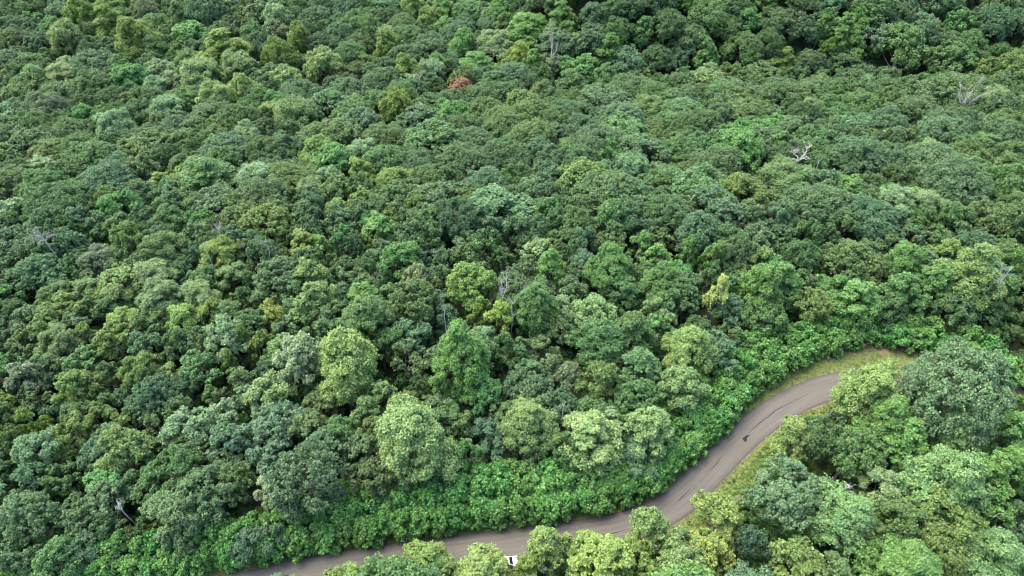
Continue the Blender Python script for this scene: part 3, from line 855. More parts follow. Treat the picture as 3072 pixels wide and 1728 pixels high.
(11.5,104.2,-0.06,7.6,10.2,'M','pg',5453),
(217.4,290.7,-15.15,14.1,16.1,'M','pg',9900),
(3.9,139.2,-4.02,8.6,13.9,'M','pg',5137),
(-58.3,297.3,-34.0,13.6,15.1,'M','pa',3706),
(-43.9,252.8,-31.73,10.5,14.7,'M','pg',3914),
(-36.1,332.0,-34.0,12.6,14.7,'M','pa',4200),
(-91.9,245.1,-31.45,9.8,14.4,'M','pa',2716),
(-40.9,318.5,-34.0,10.6,13.6,'M','pa',4103),
(-87.8,125.4,-3.53,13.0,15.2,'N','ol',1642),
(-80.5,105.8,-0.81,11.9,14.3,'N','gg',1652),
(68.4,58.6,-0.0,8.7,11.5,'N','gg',8685),
(-72.7,106.9,-0.82,10.2,12.5,'N','gg',1952),
(-78.0,84.9,0.0,8.9,12.0,'N','yo',1365),
(-99.0,93.2,-0.14,9.2,12.7,'N','gg',559),
(-86.0,114.3,-1.82,10.2,12.5,'N','gg',1548),
(-72.3,123.0,-2.83,10.2,13.3,'N','yg',2144),
(-103.9,122.9,-3.42,10.2,12.5,'N','gy',945),
(-74.2,100.4,-0.34,8.5,11.8,'N','yg',1855),
(77.5,153.9,-5.14,20.1,16.0,'N','ol',7631),
(-87.5,101.3,-0.51,8.2,10.9,'N','yg',1255),
(-91.6,107.9,-1.15,8.5,11.2,'N','ol',1252),
(-102.1,110.6,-1.6,8.6,11.2,'N','ol',850),
(-69.2,102.2,-0.42,7.9,11.2,'N','yg',2054),
(-68.7,115.6,-1.72,8.4,11.6,'N','ol',2248),
(-88.9,74.2,0.0,6.3,10.7,'N','ol',673),
(-65.6,103.3,-0.47,7.2,10.5,'N','ol',2254),
(-92.9,104.6,-0.83,7.3,10.2,'N','md',1154),
(-107.5,111.2,-1.75,7.5,10.5,'N','ol',650),
(-100.0,129.5,-4.52,8.1,11.6,'N','gy',1242),
(18.9,184.3,-14.08,9.4,11.8,'N','md',5526),
(-79.0,101.7,-0.47,6.4,10.8,'N','ol',1655),
(-99.7,125.5,-3.8,7.2,10.4,'N','ol',1244),
(214.0,264.7,-30.83,22.5,16.4,'N','ol',9911),
(-97.2,110.4,-1.49,6.3,10.2,'N','yg',1051),
(-6.8,283.2,-32.34,22.5,16.8,'N','gg',4807),
(-111.1,109.1,-1.54,6.0,9.2,'N','md',452),
(-116.1,105.7,-1.22,5.9,10.0,'N','ol',153),
(49.5,216.3,-21.82,17.3,16.1,'N','ol',6319),
(-154.5,188.3,-20.68,15.4,15.0,'N','ol',426),
(130.5,135.5,-1.24,11.3,15.3,'N','ol',9837),
(-57.2,152.7,-8.39,12.0,15.2,'N','gg',3033),
(-189.2,261.0,-33.95,17.4,15.7,'N','gg',613),
(109.4,138.1,-1.86,10.9,15.4,'N','gg',9036),
(160.6,189.7,-11.06,13.4,16.0,'N','ol',9821),
(127.7,170.9,-7.47,12.4,15.1,'N','gg',9126),
(174.6,217.1,-18.09,14.5,15.7,'N','gg','soft grass-green feathery pine just right of the large bare white dead tree'),
(-89.4,110.4,-1.39,4.9,9.4,'N','yg',1351),
(127.8,253.3,-33.15,15.5,13.7,'N','ol',8015),
(-101.2,199.2,-21.86,12.7,15.8,'N','ol',2123),
(-139.9,272.6,-34.0,15.2,15.9,'N','ol',1810),
(-36.4,143.8,-5.85,9.6,14.1,'N','ol',3736),
(105.6,208.4,-17.78,12.1,16.6,'N','gg',7919),
(-103.7,135.1,-5.73,8.6,13.7,'N','ol',1140),
(-88.8,144.9,-7.47,8.7,13.6,'N','ol',1836),
(-201.7,338.0,-34.0,15.2,15.4,'N','gg',1000),
(139.7,215.1,-18.62,9.9,14.4,'N','ol','olive green feathery pine just below the big dark gap in the canopy'),
(11.4,245.5,-31.2,10.9,14.4,'N','ol',5216),
(-11.2,312.4,-31.52,10.7,13.5,'N','gg',4703),
(-205.2,326.6,-34.0,10.9,15.3,'N','ol',801),
(-72.0,327.4,-34.0,10.7,15.8,'N','ol',3501),
(-77.0,50.0,0.0,9.2,9.0,'L','te',794),
(24.8,66.2,-0.0,9.1,9.5,'L','te',6279),
(-14.2,63.0,-0.0,8.4,8.5,'L','te',4282),
(4.7,44.8,-0.0,7.2,7.8,'L','te',5299),
(-47.8,49.7,0.0,7.2,9.3,'L','te',2395),
(91.7,50.8,-0.0,6.9,8.4,'L','te',9993),
(17.9,119.7,-1.0,9.3,10.5,'L','tl',5746),
(-4.9,73.1,-0.0,7.5,8.8,'L','te',4774),
(-2.7,69.8,-0.0,6.8,8.2,'L','te',4877),
(-70.2,49.9,0.0,6.2,7.1,'L','te',1194),
(-43.7,50.7,0.0,6.1,9.4,'L','te',2693),
(-15.7,102.5,-0.11,7.2,8.8,'L','te',4355),
(49.0,94.5,-0.0,6.6,7.4,'L','te',7160),
(87.2,111.2,-0.02,6.4,7.8,'L','te',8550),
(-13.2,100.4,-0.04,5.4,6.8,'L','te',4457),
(22.5,126.4,-1.69,6.0,7.9,'L','tl',5843),
(33.7,123.1,-1.16,5.2,6.8,'L','tl',6245),
(25.7,104.1,-0.03,4.0,7.1,'L','te',6054),
]
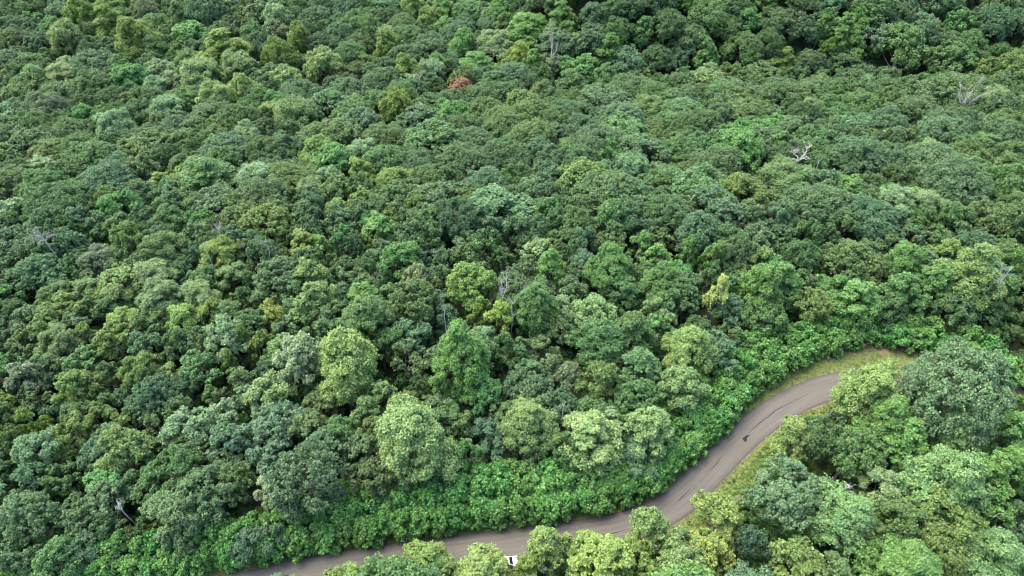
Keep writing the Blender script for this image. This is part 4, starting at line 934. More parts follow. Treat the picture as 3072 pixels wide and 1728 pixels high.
FOREST=[(196.5,303.4,-8.2,16.3,16.3,'O','bg'),(-73.7,354.8,-34.0,14.4,16.6,'O','ol'),(-161.7,162.6,-14.1,14.8,15.3,'O','gr'),(-179.9,177.4,-18.6,17.2,15.8,'O','md'),(-213.2,344.7,-34.0,23.1,17.6,'O','gr'),(-284.3,344.4,-34.0,20.9,17.0,'H','gr'),(-91.8,353.5,-34.0,17.4,16.9,'O','bg'),(-100.1,363.2,-34.0,14.8,14.7,'O','ol'),(-204.0,225.9,-30.5,12.6,15.0,'O','ol'),(-42.0,342.3,-34.0,15.1,16.1,'O','gr'),(27.4,33.2,-0.0,21.2,20.4,'P','br'),(193.4,222.9,-19.4,15.5,16.0,'O','gr'),(-139.8,346.9,-34.0,14.2,15.5,'O','bg'),(-189.3,192.2,-22.8,18.1,16.5,'O','md'),(239.2,286.2,-17.3,16.0,15.4,'O','ol'),(-148.9,356.0,-34.0,21.2,16.2,'O','dk'),(74.7,295.8,-13.2,19.0,16.4,'P','br'),(-217.5,247.9,-33.5,16.1,16.6,'O','bg'),(-23.4,363.8,-33.9,12.1,16.0,'O','ol'),(-68.2,336.6,-34.0,19.7,19.0,'O','ol'),(-214.2,363.0,-34.0,19.5,16.5,'H','em'),(-103.0,343.9,-34.0,14.5,15.9,'O','gr'),(198.1,211.9,-15.8,12.9,14.5,'H','dk'),(85.0,301.3,-9.7,16.5,16.9,'O','ol'),(-126.8,351.5,-34.0,12.7,16.1,'O','md'),(3.8,33.8,-0.0,16.8,17.1,'O','md'),(185.9,199.3,-12.7,16.4,14.7,'O','dk'),(47.5,34.2,-0.0,10.9,12.7,'O','dk'),(-33.9,32.3,0.0,19.6,19.2,'H','md'),(-168.5,179.5,-18.8,19.5,16.7,'H','ol'),(-145.3,131.0,-5.9,14.9,15.1,'O','gr'),(-1.5,332.5,-24.9,18.3,17.0,'O','dk'),(34.7,301.7,-13.4,18.4,16.9,'O','md'),(-205.9,211.1,-27.7,16.9,17.0,'H','md'),(-266.4,321.8,-34.0,18.9,16.4,'O','dk'),(-250.8,321.0,-34.0,17.0,17.0,'O','bg'),(-112.6,80.9,0.0,13.2,14.4,'H','bg'),(-281.7,363.2,-34.0,17.8,16.1,'O','md'),(54.2,40.9,-0.0,11.4,13.1,'H','ol'),(228.1,288.4,-16.3,19.8,16.4,'H','md'),(-129.4,108.8,-1.8,16.6,17.0,'H','gr'),(141.1,130.7,-0.7,23.1,18.0,'P','br'),(147.0,145.2,-2.2,18.8,17.2,'O','gr'),(-195.4,358.2,-34.0,13.0,14.9,'H','dk'),(-15.8,341.9,-32.2,12.5,14.6,'P','md'),(-118.0,367.7,-34.0,15.5,16.4,'O','ol'),(10.9,308.7,-21.8,16.3,18.2,'N','gg'),(-232.9,363.4,-34.0,15.2,15.8,'O','bg'),(173.4,298.3,-11.3,19.5,17.1,'O','bg'),(-182.8,357.9,-34.0,22.5,16.6,'O','dk'),(208.6,232.9,-22.8,11.0,15.1,'O','dk'),(229.2,298.0,-11.0,15.8,16.1,'O','dk'),(-121.6,93.5,-0.3,16.1,16.6,'O','dk'),(210.0,301.1,-9.4,10.9,13.7,'O','bg'),(-243.7,296.3,-34.0,14.3,15.8,'O','md'),(-237.1,273.5,-34.0,21.0,17.6,'H','dk'),(-259.1,338.5,-34.0,19.0,16.3,'H','dk'),(-228.6,263.0,-34.0,13.0,15.0,'O','gr'),(160.9,166.4,-5.6,17.4,16.8,'H','lb'),(172.2,190.4,-10.9,14.8,15.9,'O','dk'),(233.5,259.4,-31.5,11.6,13.5,'H','lb'),(-255.5,305.4,-34.0,17.5,16.5,'O','md'),(-249.0,286.4,-34.0,15.0,15.3,'H','lb'),(155.1,303.6,-8.2,13.8,16.0,'O','ol'),(-265.5,351.2,-34.0,20.3,17.5,'O','bg'),(-247.2,368.5,-34.0,13.7,15.1,'O','md'),(-161.9,356.2,-34.0,14.1,16.8,'O','bg'),(-56.8,351.7,-34.0,22.3,16.9,'O','gr'),(59.8,304.9,-7.5,16.9,15.1,'H','dk'),(167.4,176.7,-7.7,19.2,17.2,'H','md'),(-153.5,147.6,-10.0,11.8,15.2,'O','md'),(138.6,302.4,-9.0,18.6,17.1,'O','ol'),(202.7,240.2,-26.2,15.5,16.8,'H','md'),(-104.3,60.3,0.0,14.6,15.4,'O','md'),(-129.8,340.0,-34.0,19.9,16.6,'O','ol'),(-17.1,31.8,-0.0,23.1,21.8,'O','md'),(-274.0,330.1,-34.0,14.8,15.4,'H','em'),(216.5,241.4,-26.3,18.8,16.8,'O','md'),(-144.7,368.0,-34.0,15.2,16.0,'O','bg'),(-188.0,340.3,-34.0,16.8,16.0,'O','gr'),(181.1,209.6,-15.7,13.2,15.1,'P','yg'),(224.9,273.3,-25.3,19.4,16.8,'O','dk'),(-220.1,234.7,-32.2,20.0,16.5,'O','dk'),(-202.3,350.6,-34.0,10.9,15.6,'O','md'),(24.4,309.3,-14.3,20.5,16.2,'O','gr'),(-113.3,339.2,-34.0,17.0,16.9,'O','bg'),(-34.5,368.8,-34.0,17.1,16.0,'H','lb'),(-50.2,362.6,-34.0,13.2,14.4,'H','yo'),(-180.3,187.6,-21.3,12.0,14.9,'H','lb'),(9.8,320.2,-19.5,12.6,15.6,'N','gg'),(46.6,302.2,-9.9,15.7,16.9,'O','dk'),(15.7,31.2,-0.0,15.7,16.3,'O','md'),(198.9,232.1,-22.8,11.9,15.2,'O','dk'),(72.6,304.6,-7.6,13.7,15.7,'O','md'),(-298.1,366.2,-34.0,17.3,16.2,'O','dk'),(104.2,299.4,-10.9,14.7,15.6,'O','md'),(125.4,100.5,-0.0,17.7,17.7,'O','dk'),(-39.7,353.1,-34.0,14.6,17.1,'H','lb'),(-254.8,359.2,-34.0,17.8,16.5,'H','ol'),(-173.7,366.6,-34.0,11.7,15.2,'N','ol'),(-276.8,354.9,-34.0,10.9,15.2,'H','dk'),(-267.2,369.6,-34.0,18.3,15.8,'H','ol'),(-134.8,354.1,-34.0,11.6,15.3,'O','dk'),(-248.3,347.6,-34.0,17.7,17.4,'H','em'),(244.0,300.2,-9.6,23.1,17.5,'O','md'),(121.2,295.6,-13.2,23.1,17.6,'O','dk'),(-169.6,351.0,-34.0,12.8,15.2,'O','gr'),(-266.6,309.8,-34.0,16.4,16.1,'M','pg'),(224.1,260.1,-31.9,13.4,15.8,'O','bg'),(1.6,341.0,-21.3,13.7,14.7,'O','dk'),(131.0,109.1,-0.0,15.4,16.0,'O','ol'),(-198.0,201.1,-25.2,13.2,14.6,'M','pg'),(-78.2,371.7,-34.0,15.0,15.6,'O','gr'),(-11.8,351.1,-30.0,17.3,16.4,'P','br'),(-197.7,370.6,-34.0,17.0,15.0,'O','gr'),(-138.4,123.6,-4.3,16.7,17.0,'O','ol'),(-185.8,370.1,-34.0,14.2,16.3,'O','bg'),(-225.3,354.7,-34.0,16.3,15.6,'H','md'),(-157.0,346.1,-34.0,18.5,17.0,'O','dk'),(-242.2,358.0,-34.0,13.4,15.9,'O','md'),(-234.6,254.2,-33.9,14.8,16.0,'H','md'),(-78.8,344.4,-34.0,15.9,16.3,'O','bg'),(-116.5,352.9,-34.0,17.0,17.0,'H','bg'),(-59.5,365.9,-34.0,17.2,16.0,'O','bg'),(220.6,251.0,-30.0,13.3,15.8,'O','gr'),(-234.7,344.9,-34.0,11.4,15.0,'N','gg'),(-213.6,224.8,-30.5,15.7,16.5,'H','dk'),(77.8,33.3,-0.0,11.3,13.0,'O','gr'),(-207.9,242.8,-32.9,15.9,15.1,'O','md'),(185.2,299.4,-10.6,14.3,16.4,'O','bg'),(-177.9,345.9,-34.0,17.4,15.4,'O','gr'),(-234.1,293.0,-34.0,17.5,15.6,'H','md'),(240.1,278.2,-22.0,12.0,15.0,'H','bg'),(-161.2,366.5,-34.0,18.1,16.7,'O','gr'),(202.8,221.5,-18.6,12.7,15.2,'P','br'),(-28.6,353.8,-34.0,19.3,17.2,'O','ol'),(133.4,121.0,-0.1,14.2,15.2,'O','bg'),(-131.6,369.9,-34.0,13.6,14.9,'H','md'),(-79.9,361.1,-34.0,12.9,14.0,'O','ol'),(163.5,297.8,-11.6,14.1,15.1,'H','em'),(-91.2,366.9,-34.0,15.4,15.4,'O','bg'),(56.5,32.5,-0.0,16.2,16.6,'H','lb'),(-105.5,353.8,-34.0,17.1,16.5,'O','bg'),(-8.7,340.1,-28.8,10.9,14.8,'H','dk'),(-89.6,344.4,-34.0,11.7,15.0,'O','dk'),(-137.1,134.1,-6.4,10.9,14.9,'O','bg'),(179.6,183.0,-8.9,15.2,16.3,'H','dk'),(95.4,300.6,-10.1,13.7,15.1,'H','bg'),(-228.4,244.1,-33.3,12.4,15.3,'O','dk'),(-228.2,280.9,-34.0,12.1,13.7,'H','dk'),(115.8,304.3,-7.8,10.9,13.2,'O','md'),(-173.6,168.4,-16.0,10.9,15.8,'O','dk'),(-147.8,140.3,-8.0,12.6,15.6,'H','bg'),(-265.4,331.4,-34.0,10.9,13.8,'O','md'),(102.3,57.5,-0.0,11.3,13.0,'H','ol'),(-185.7,206.0,-26.0,22.0,17.9,'O','gr'),(-273.8,339.9,-34.0,13.9,16.3,'O','bg'),(-68.8,363.0,-34.0,11.7,14.4,'O','md'),(-236.9,371.4,-34.0,13.4,14.9,'O','md'),(157.1,152.2,-3.1,17.7,15.9,'O','gr'),(-258.0,294.9,-34.0,16.1,15.4,'O','dk'),(-106.9,71.3,0.0,13.4,14.6,'O','bg'),(67.3,32.2,-0.0,15.1,15.8,'O','ol'),(-207.2,370.8,-34.0,13.4,14.5,'O','md'),(-288.9,371.3,-34.0,12.2,15.3,'O','dk'),(-220.1,259.7,-34.0,13.9,14.6,'O','dk'),(-14.1,363.9,-30.8,15.5,14.4,'O','md'),(129.1,302.3,-9.0,14.4,16.2,'H','yo'),(9.7,328.3,-17.5,16.3,16.4,'O','dk'),(39.3,37.0,-0.0,14.8,15.6,'H','bg'),(-161.0,151.6,-11.2,13.3,15.1,'H','bg'),(148.4,299.3,-10.9,15.2,15.6,'O','ol'),(-126.3,101.7,-0.9,8.4,10.8,'O','md'),(-196.2,346.4,-34.0,11.2,15.5,'H','dk'),(186.0,215.1,-17.1,9.6,14.2,'O','gr'),(122.7,110.0,-0.0,9.7,11.8,'H','ol'),(136.1,113.2,-0.0,8.9,11.2,'N','ol'),(118.4,99.5,-0.0,8.3,10.7,'N','ol'),(-142.7,136.9,-7.1,7.8,15.0,'H','dk'),(-241.3,304.7,-34.0,10.1,14.7,'H','bg'),(194.6,205.0,-14.0,11.9,16.0,'O','dk'),(146.5,138.0,-1.3,8.8,14.9,'O','bg'),(-107.1,77.0,0.0,8.4,10.8,'H','yo'),(-272.9,362.5,-34.0,11.0,14.9,'H','bg'),(235.9,267.3,-28.8,12.0,14.8,'H','dk'),(-154.8,141.3,-8.5,10.4,15.2,'O','gr'),(-51.9,370.8,-34.0,11.2,14.3,'H','gr'),(-225.1,252.8,-33.8,11.1,13.6,'N','ol'),(-204.4,235.2,-32.0,10.1,13.7,'O','dk'),(236.2,294.2,-12.9,9.5,15.2,'H','gr'),(122.1,92.0,-0.0,9.2,11.4,'O','bg'),(-235.0,284.1,-34.0,11.4,15.1,'H','gr'),(219.4,299.9,-10.0,12.6,15.1,'O','dk'),(-112.7,87.8,-0.0,8.4,10.8,'H','em'),(-145.5,146.1,-9.4,8.2,13.6,'H','lb'),(-204.5,360.4,-34.0,12.9,15.0,'O','md'),(-290.0,355.1,-34.0,12.3,15.6,'P','md'),(-258.2,327.7,-34.0,9.9,14.3,'O','dk'),(-207.8,354.2,-34.0,10.1,14.8,'H','gr'),(-136.6,361.3,-34.0,9.7,13.6,'H','bg'),(-147.9,149.9,-10.4,8.8,13.9,'O','bg'),(-100.7,370.9,-34.0,10.2,14.7,'H','dk'),(-257.4,370.6,-34.0,11.6,14.4,'M','pa'),(-235.1,353.8,-34.0,9.6,15.2,'H','md'),(-166.1,343.7,-34.0,10.3,14.8,'H','md'),(-40.6,361.6,-34.0,12.9,16.1,'O','gr'),(-99.2,64.8,0.0,8.5,10.8,'O','gr'),(148.2,154.2,-3.6,10.3,14.0,'H','bg'),(232.4,279.3,-21.5,12.0,15.4,'O','bg'),(-168.8,358.1,-34.0,10.1,15.3,'H','dk'),(229.2,249.5,-29.2,11.8,15.7,'H','bg'),(-97.2,55.3,0.0,8.3,10.8,'H','ol'),(-3.4,346.1,-24.7,10.3,14.4,'H','gr'),(-132.5,119.1,-3.4,9.4,11.5,'H','yo'),(-65.3,356.5,-34.0,9.8,14.0,'H','gr'),(20.9,318.3,-12.7,10.9,14.5,'P','md'),(-69.0,347.6,-34.0,9.6,14.8,'O','ol'),(-196.1,209.2,-27.0,10.6,15.3,'H','bg'),(-118.5,87.4,-0.0,8.8,11.1,'H','dk'),(125.4,115.4,-0.0,8.0,10.5,'H','em'),(-46.4,348.7,-34.0,9.7,15.4,'H','dk'),(139.9,121.7,-0.1,8.5,10.8,'H','bg'),(-120.7,101.9,-0.9,9.4,11.6,'O','ol'),(180.6,192.7,-11.2,11.8,15.3,'O','dk'),(-129.4,359.0,-34.0,10.6,14.4,'M','pa'),(-249.4,310.9,-34.0,9.7,14.5,'O','bg'),(-226.8,271.1,-34.0,10.4,13.9,'N','ol'),(140.2,139.6,-1.6,7.8,14.1,'O','bg'),(-135.0,113.2,-2.5,9.0,11.3,'O','ol'),(-110.4,362.3,-34.0,11.4,15.1,'O','dk'),(214.8,305.0,-7.1,10.0,13.9,'H','dk'),(-127.1,97.2,-0.6,9.7,11.8,'H','md'),(-222.4,304.7,-34.0,14.0,14.7,'O','bg'),(-103.9,331.9,-34.0,14.1,15.3,'H','ol'),(-58.1,313.9,-34.0,15.6,15.7,'O','dk'),(-83.3,233.0,-29.2,13.5,15.3,'O','gr'),(-151.9,336.8,-34.0,10.9,15.6,'H','bg'),(-71.5,310.9,-34.0,16.0,16.3,'O','md'),(-81.5,311.6,-34.0,12.0,14.0,'O','bg'),(153.5,240.6,-27.8,13.2,14.4,'O','dk'),(92.6,281.8,-22.0,14.8,14.7,'O','ol'),(164.0,230.9,-23.3,11.1,14.1,'O','bg'),(-79.0,297.6,-34.0,15.2,16.1,'O','bg'),(-142.4,228.4,-29.6,12.5,15.6,'O','bg'),(-87.8,213.4,-25.0,10.9,16.2,'O','dk'),(18.4,237.7,-29.2,10.9,13.5,'O','dk'),(-92.2,327.4,-34.0,16.5,15.5,'O','bg'),(113.0,251.9,-33.2,11.0,14.0,'O','md'),(-27.1,339.1,-34.0,14.8,15.6,'H','dk'),(138.6,256.0,-33.5,13.7,16.1,'O','bg'),(-212.3,302.7,-34.0,15.6,16.0,'O','md'),(-151.8,226.6,-29.5,12.4,14.8,'O','md'),(61.3,245.9,-32.5,12.9,15.3,'O','dk'),(181.3,227.7,-21.5,13.1,16.6,'O','gr'),(126.6,268.0,-30.7,14.5,15.6,'O','gr'),(126.5,234.0,-25.8,13.5,16.9,'O','md'),(192.5,240.6,-26.7,10.9,15.4,'H','bg'),(-30.3,240.2,-29.3,11.9,16.6,'O','dk'),(-22.4,307.1,-33.9,10.9,14.9,'H','lb'),(106.2,244.6,-30.8,13.7,16.4,'O','dk'),(-87.6,335.8,-34.0,12.2,15.0,'O','ol'),(-154.8,325.4,-34.0,13.6,16.1,'H','yo'),(71.8,261.4,-35.5,12.9,16.1,'O','md'),(14.4,221.2,-24.2,11.9,14.8,'O','ol'),(-234.7,318.4,-34.0,13.0,15.1,'O','dk'),(-59.1,261.5,-33.0,10.9,15.0,'H','gr'),(180.5,251.7,-31.3,11.7,14.7,'O','gr'),(-228.5,323.4,-34.0,10.9,14.9,'O','ol'),(-131.1,308.3,-34.0,14.3,15.0,'O','gr'),(-140.8,283.4,-34.0,13.2,14.7,'O','bg'),(51.0,257.2,-35.6,12.4,16.7,'O','gr'),(91.9,262.7,-34.7,12.4,16.0,'O','ol'),(-26.4,273.4,-33.6,10.9,14.1,'O','bg'),(-103.9,323.1,-34.0,11.6,15.5,'O','ol'),(-56.6,338.9,-34.0,13.8,14.5,'O','gr'),(-217.2,281.6,-34.0,13.7,13.7,'O','dk'),(184.8,236.4,-25.1,12.7,14.8,'O','dk'),(205.8,270.0,-27.8,13.0,14.5,'O','md'),(-93.7,301.1,-34.0,12.0,15.7,'O','gr'),(19.5,301.0,-19.9,10.9,13.3,'H','dk'),(-167.9,271.4,-34.0,14.7,14.9,'O','md'),(113.6,213.7,-19.0,12.2,15.1,'O','md'),(-149.1,236.7,-31.2,11.2,15.1,'H','yo'),(-6.1,306.0,-30.2,13.1,15.4,'O','md'),(198.0,267.7,-29.4,11.4,14.0,'O','ol'),(147.0,259.7,-33.8,13.3,15.7,'O','bg'),(3.2,310.3,-25.4,10.9,14.3,'O','dk'),(151.8,250.7,-31.8,14.0,17.4,'O','gr'),(18.7,202.6,-19.0,10.9,15.7,'O','dk'),(-194.5,234.0,-31.6,10.9,14.8,'H','lb'),(-37.8,240.1,-29.5,11.8,16.6,'O','bg'),(-11.1,299.7,-32.1,11.7,14.3,'O','bg'),(-162.5,315.8,-34.0,13.2,14.3,'O','md'),(-179.4,284.4,-34.0,13.0,15.3,'O','bg'),(-113.1,286.5,-34.0,15.5,16.7,'O','bg'),(-96.9,248.9,-32.1,10.9,14.1,'O','dk'),(-81.2,275.0,-34.0,13.8,14.8,'O','bg'),(22.0,227.3,-25.8,11.8,14.8,'O','ol'),(-209.7,262.9,-34.0,12.0,14.6,'O','md'),(-61.0,271.7,-33.8,12.3,14.3,'H','yo'),(-140.2,236.9,-31.1,12.7,15.4,'O','gr'),(-178.3,328.9,-34.0,17.2,15.5,'O','ol'),(-84.7,288.6,-34.0,15.6,15.8,'O','bg'),(-200.2,266.5,-34.0,13.9,14.4,'O','dk'),(-147.5,197.6,-22.9,10.9,15.2,'O','ol'),(-243.1,314.9,-34.0,13.1,14.1,'O','dk'),(-142.5,220.3,-28.0,12.2,15.4,'O','dk'),(-164.2,204.8,-25.1,12.1,15.4,'O','gr'),(126.1,215.0,-19.0,11.9,15.4,'O','gr'),(-211.3,288.7,-34.0,14.6,15.7,'O','bg'),(-73.2,251.4,-32.0,11.8,14.0,'O','gr'),(-125.9,328.0,-34.0,15.8,16.3,'O','ol'),(-225.9,337.3,-34.0,13.0,15.4,'O','md'),(-130.3,317.4,-34.0,13.0,14.4,'H','ol'),(-147.4,329.9,-34.0,13.6,15.5,'O','ol'),(-103.2,316.0,-34.0,11.1,15.3,'O','bg'),(-211.3,255.9,-33.9,10.9,15.4,'H','yo'),(187.7,250.5,-30.8,11.4,14.2,'H','gr'),(128.6,288.5,-17.5,14.0,14.6,'O','gr'),(-159.6,297.5,-34.0,10.9,14.5,'O','gr'),(-249.4,337.5,-34.0,11.7,14.2,'O','md'),(-168.2,233.8,-31.1,11.8,15.5,'O','gr'),(124.2,279.2,-23.4,13.7,16.4,'O','bg'),(188.6,290.5,-15.7,13.6,16.9,'O','bg'),(-111.3,327.1,-34.0,12.6,14.5,'O','md'),(148.6,196.1,-13.1,10.9,14.6,'O','ol'),(-167.4,217.3,-28.1,13.0,15.7,'O','dk'),(-185.9,313.3,-34.0,13.5,15.6,'O','md'),(-113.3,149.2,-9.2,8.2,15.4,'H','yo'),(170.4,199.1,-13.2,11.5,14.1,'O','dk'),(34.5,132.9,-2.4,7.5,12.1,'H','bg'),(126.2,245.0,-30.5,11.5,14.2,'O','dk'),(-206.3,251.6,-33.6,10.2,15.5,'H','gr'),(-140.8,335.8,-34.0,11.9,15.4,'O','ol'),(-127.7,205.9,-24.4,10.2,14.5,'O','gr'),(163.7,238.7,-26.7,10.0,13.2,'H','dk'),(43.4,236.6,-29.1,11.7,16.7,'O','gr'),(-13.0,257.6,-32.2,11.3,14.7,'H','lb'),(-5.6,147.4,-5.8,8.1,15.9,'O','bg'),(-185.7,279.1,-34.0,11.3,17.1,'O','bg'),(-52.8,265.1,-33.3,10.2,15.4,'H','bg'),(-145.7,242.8,-32.0,11.9,15.0,'H','dk'),(-207.6,296.6,-34.0,9.8,13.8,'H','dk'),(-14.2,292.8,-33.1,10.4,14.2,'O','gr'),(-128.2,137.9,-7.0,7.7,14.0,'O','md'),(-188.8,290.2,-34.0,9.6,13.8,'O','ol'),(68.6,152.3,-5.0,9.8,14.1,'O','dk'),(-82.8,138.1,-5.8,7.9,13.5,'H','em'),(-61.8,140.5,-5.8,8.9,15.1,'O','bg'),(-152.8,243.1,-32.2,10.5,15.5,'O','bg'),(-32.1,175.8,-13.4,10.2,14.4,'O','md'),(-27.0,265.3,-33.0,10.6,15.8,'H','gr'),(176.0,269.3,-28.9,10.5,14.0,'H','ol'),(75.6,128.4,-1.2,7.5,14.0,'O','md'),(-28.0,137.1,-4.3,7.7,14.1,'H','gr'),(-120.6,237.5,-30.8,11.0,14.5,'O','md'),(-53.0,332.2,-34.0,10.1,16.7,'O','dk'),(-61.8,148.4,-7.5,7.9,14.0,'H','dk'),(-60.2,208.3,-22.9,9.6,14.1,'H','lb'),(31.3,115.7,-0.5,7.8,10.4,'O','md'),(-225.6,312.0,-34.0,11.1,14.7,'H','em'),(-15.3,276.4,-33.5,9.9,13.7,'H','bg'),(-164.8,326.1,-34.0,12.2,14.9,'O','bg'),(73.2,245.6,-32.1,11.0,14.4,'H','ol'),(133.2,214.2,-18.6,11.4,16.4,'O','ol'),(-39.0,273.2,-33.7,9.9,14.4,'O','dk'),(62.0,258.7,-35.5,10.4,14.3,'H','md'),(11.9,260.2,-33.9,11.3,15.8,'O','dk'),(166.0,246.9,-30.1,10.0,15.3,'H','md'),(-115.6,97.5,-0.5,7.7,10.2,'O','bg'),(121.7,138.1,-1.7,8.9,14.2,'O','bg'),(57.1,253.5,-34.8,10.7,13.6,'O','bg'),(-236.5,325.1,-34.0,9.6,14.0,'H','gr'),(-16.3,151.6,-7.0,9.7,13.9,'O','gr'),(-3.4,129.7,-2.6,7.5,14.7,'H','bg'),(180.1,259.0,-32.9,10.6,13.7,'O','dk'),(76.4,226.7,-24.4,9.8,14.4,'H','bg'),(-175.6,255.8,-33.7,10.2,14.7,'O','md'),(-58.1,130.2,-3.7,7.8,13.0,'O','ol'),(-107.0,280.7,-34.0,10.3,15.8,'O','md'),(-36.4,93.4,0.0,7.7,10.2,'O','ol'),(-122.3,306.9,-34.0,10.3,13.9,'H','md'),(-31.6,229.4,-27.1,10.9,14.1,'O','dk'),(164.1,280.0,-22.3,11.5,14.6,'H','bg'),(-110.5,136.5,-6.2,7.6,14.0,'H','lb'),(85.2,146.1,-3.5,7.8,14.7,'O','gr'),(-194.0,299.3,-34.0,11.8,15.3,'O','dk'),(-41.7,302.1,-34.0,10.0,14.4,'O','gr'),(-135.1,138.5,-7.3,8.0,13.3,'H','dk'),(128.8,207.8,-16.9,9.6,14.2,'H','yo'),(-159.4,337.6,-34.0,10.2,14.9,'O','bg'),(-85.8,202.1,-22.1,11.8,15.6,'O','gr'),(-82.4,119.2,-2.4,7.9,10.4,'O','bg'),(-40.6,108.0,-0.6,7.8,10.3,'O','bg'),(-117.6,331.6,-34.0,12.4,14.7,'H','bg'),(-54.9,143.3,-6.2,8.1,15.1,'H','bg'),(15.2,146.3,-5.1,7.6,13.0,'H','dk'),(-100.0,139.7,-6.6,8.2,13.6,'O','bg'),(115.8,176.2,-9.0,9.8,15.6,'O','dk'),(6.9,251.7,-32.3,10.7,14.9,'O','gr'),(129.8,260.7,-34.3,10.4,14.7,'H','dk'),(18.4,140.4,-3.9,8.5,14.0,'O','gr'),(-174.3,291.6,-34.0,10.2,15.7,'O','bg'),(57.0,225.5,-24.6,9.6,13.1,'H','em'),(31.5,154.1,-6.3,9.8,13.0,'O','gr'),(-101.4,230.6,-29.1,10.0,14.0,'H','em'),(-228.1,298.5,-34.0,9.8,14.3,'O','md'),(-190.6,229.1,-30.8,10.1,14.0,'H','gr'),(75.4,142.0,-3.0,7.6,14.8,'H','gr'),(-10.8,240.5,-29.2,12.3,14.4,'O','bg'),(4.7,300.6,-26.6,9.8,14.8,'O','gr'),(91.6,253.7,-34.1,9.7,13.2,'H','bg'),(105.9,134.1,-1.4,8.4,14.2,'O','md'),(-170.8,189.2,-21.4,9.6,15.2,'H','lb'),(-77.0,284.3,-34.0,9.8,15.7,'O','gr'),(-47.2,236.6,-29.0,10.0,15.4,'H','gr'),(-23.0,203.9,-20.6,11.4,14.1,'O','dk'),(-52.5,132.2,-4.0,8.8,14.4,'O','gr'),(17.8,125.7,-1.7,7.6,14.6,'O','bg'),(-127.5,213.0,-26.0,9.5,15.8,'H','ol'),(-135.5,287.9,-34.0,9.8,14.5,'H','gr'),(-228.2,330.5,-34.0,10.5,15.2,'H','dk'),(102.6,145.6,-3.1,8.1,13.5,'H','em'),(127.9,130.0,-0.7,7.5,14.6,'H','dk'),(-161.2,213.2,-27.0,10.3,15.0,'H','dk'),(-205.5,280.6,-34.0,10.9,13.0,'O','md'),(-76.3,241.2,-30.5,10.9,14.4,'H','bg'),(108.8,263.5,-33.9,10.8,15.4,'H','yo'),(24.7,234.9,-28.4,11.7,14.5,'O','md'),(100.1,120.6,-0.3,7.9,10.4,'O','bg'),(-124.1,243.8,-31.8,10.4,15.0,'H','bg'),(-88.2,272.6,-33.9,9.6,14.1,'H','bg'),(-115.8,133.7,-5.7,8.2,15.0,'O','md'),(-39.9,201.8,-20.6,9.8,13.7,'H','gr'),(-152.9,288.7,-34.0,9.5,15.2,'H','md'),(6.8,130.1,-2.5,7.5,14.3,'O','bg'),(133.2,230.7,-24.2,10.9,15.1,'H','md'),(121.3,228.6,-23.8,9.7,15.1,'O','md'),(139.1,196.9,-13.6,9.7,14.7,'H','bg'),(58.2,146.8,-4.2,7.6,13.6,'H','em'),(96.6,249.4,-32.8,9.9,14.7,'H','gr'),(-95.7,132.2,-5.0,8.0,13.7,'O','ol'),(-148.8,284.2,-34.0,9.6,13.6,'H','ol'),(-17.3,234.9,-28.0,12.1,14.5,'O','ol'),(-68.7,318.5,-34.0,11.2,13.7,'H','md'),(88.9,143.1,-3.0,8.0,13.9,'O','dk'),(37.1,246.7,-32.8,9.9,14.1,'H','gr'),(-87.7,305.5,-34.0,10.3,14.4,'H','ol'),(-27.0,330.9,-34.0,9.6,13.9,'H','dk'),(-80.1,305.1,-34.0,10.7,14.3,'H','ol'),(70.2,270.0,-30.4,10.8,14.4,'O','bg'),(171.3,223.9,-20.5,10.9,14.7,'O','gr'),(-180.9,261.0,-33.9,9.8,14.9,'H','bg'),(-147.1,276.2,-34.0,12.0,14.9,'O','md'),(-105.7,209.4,-24.6,9.6,14.6,'H','yo'),(114.1,149.3,-3.5,8.1,13.9,'O','ol'),(-61.4,224.5,-26.8,9.6,14.5,'H','gr'),(-54.9,147.3,-7.1,7.8,14.1,'H','bg')]
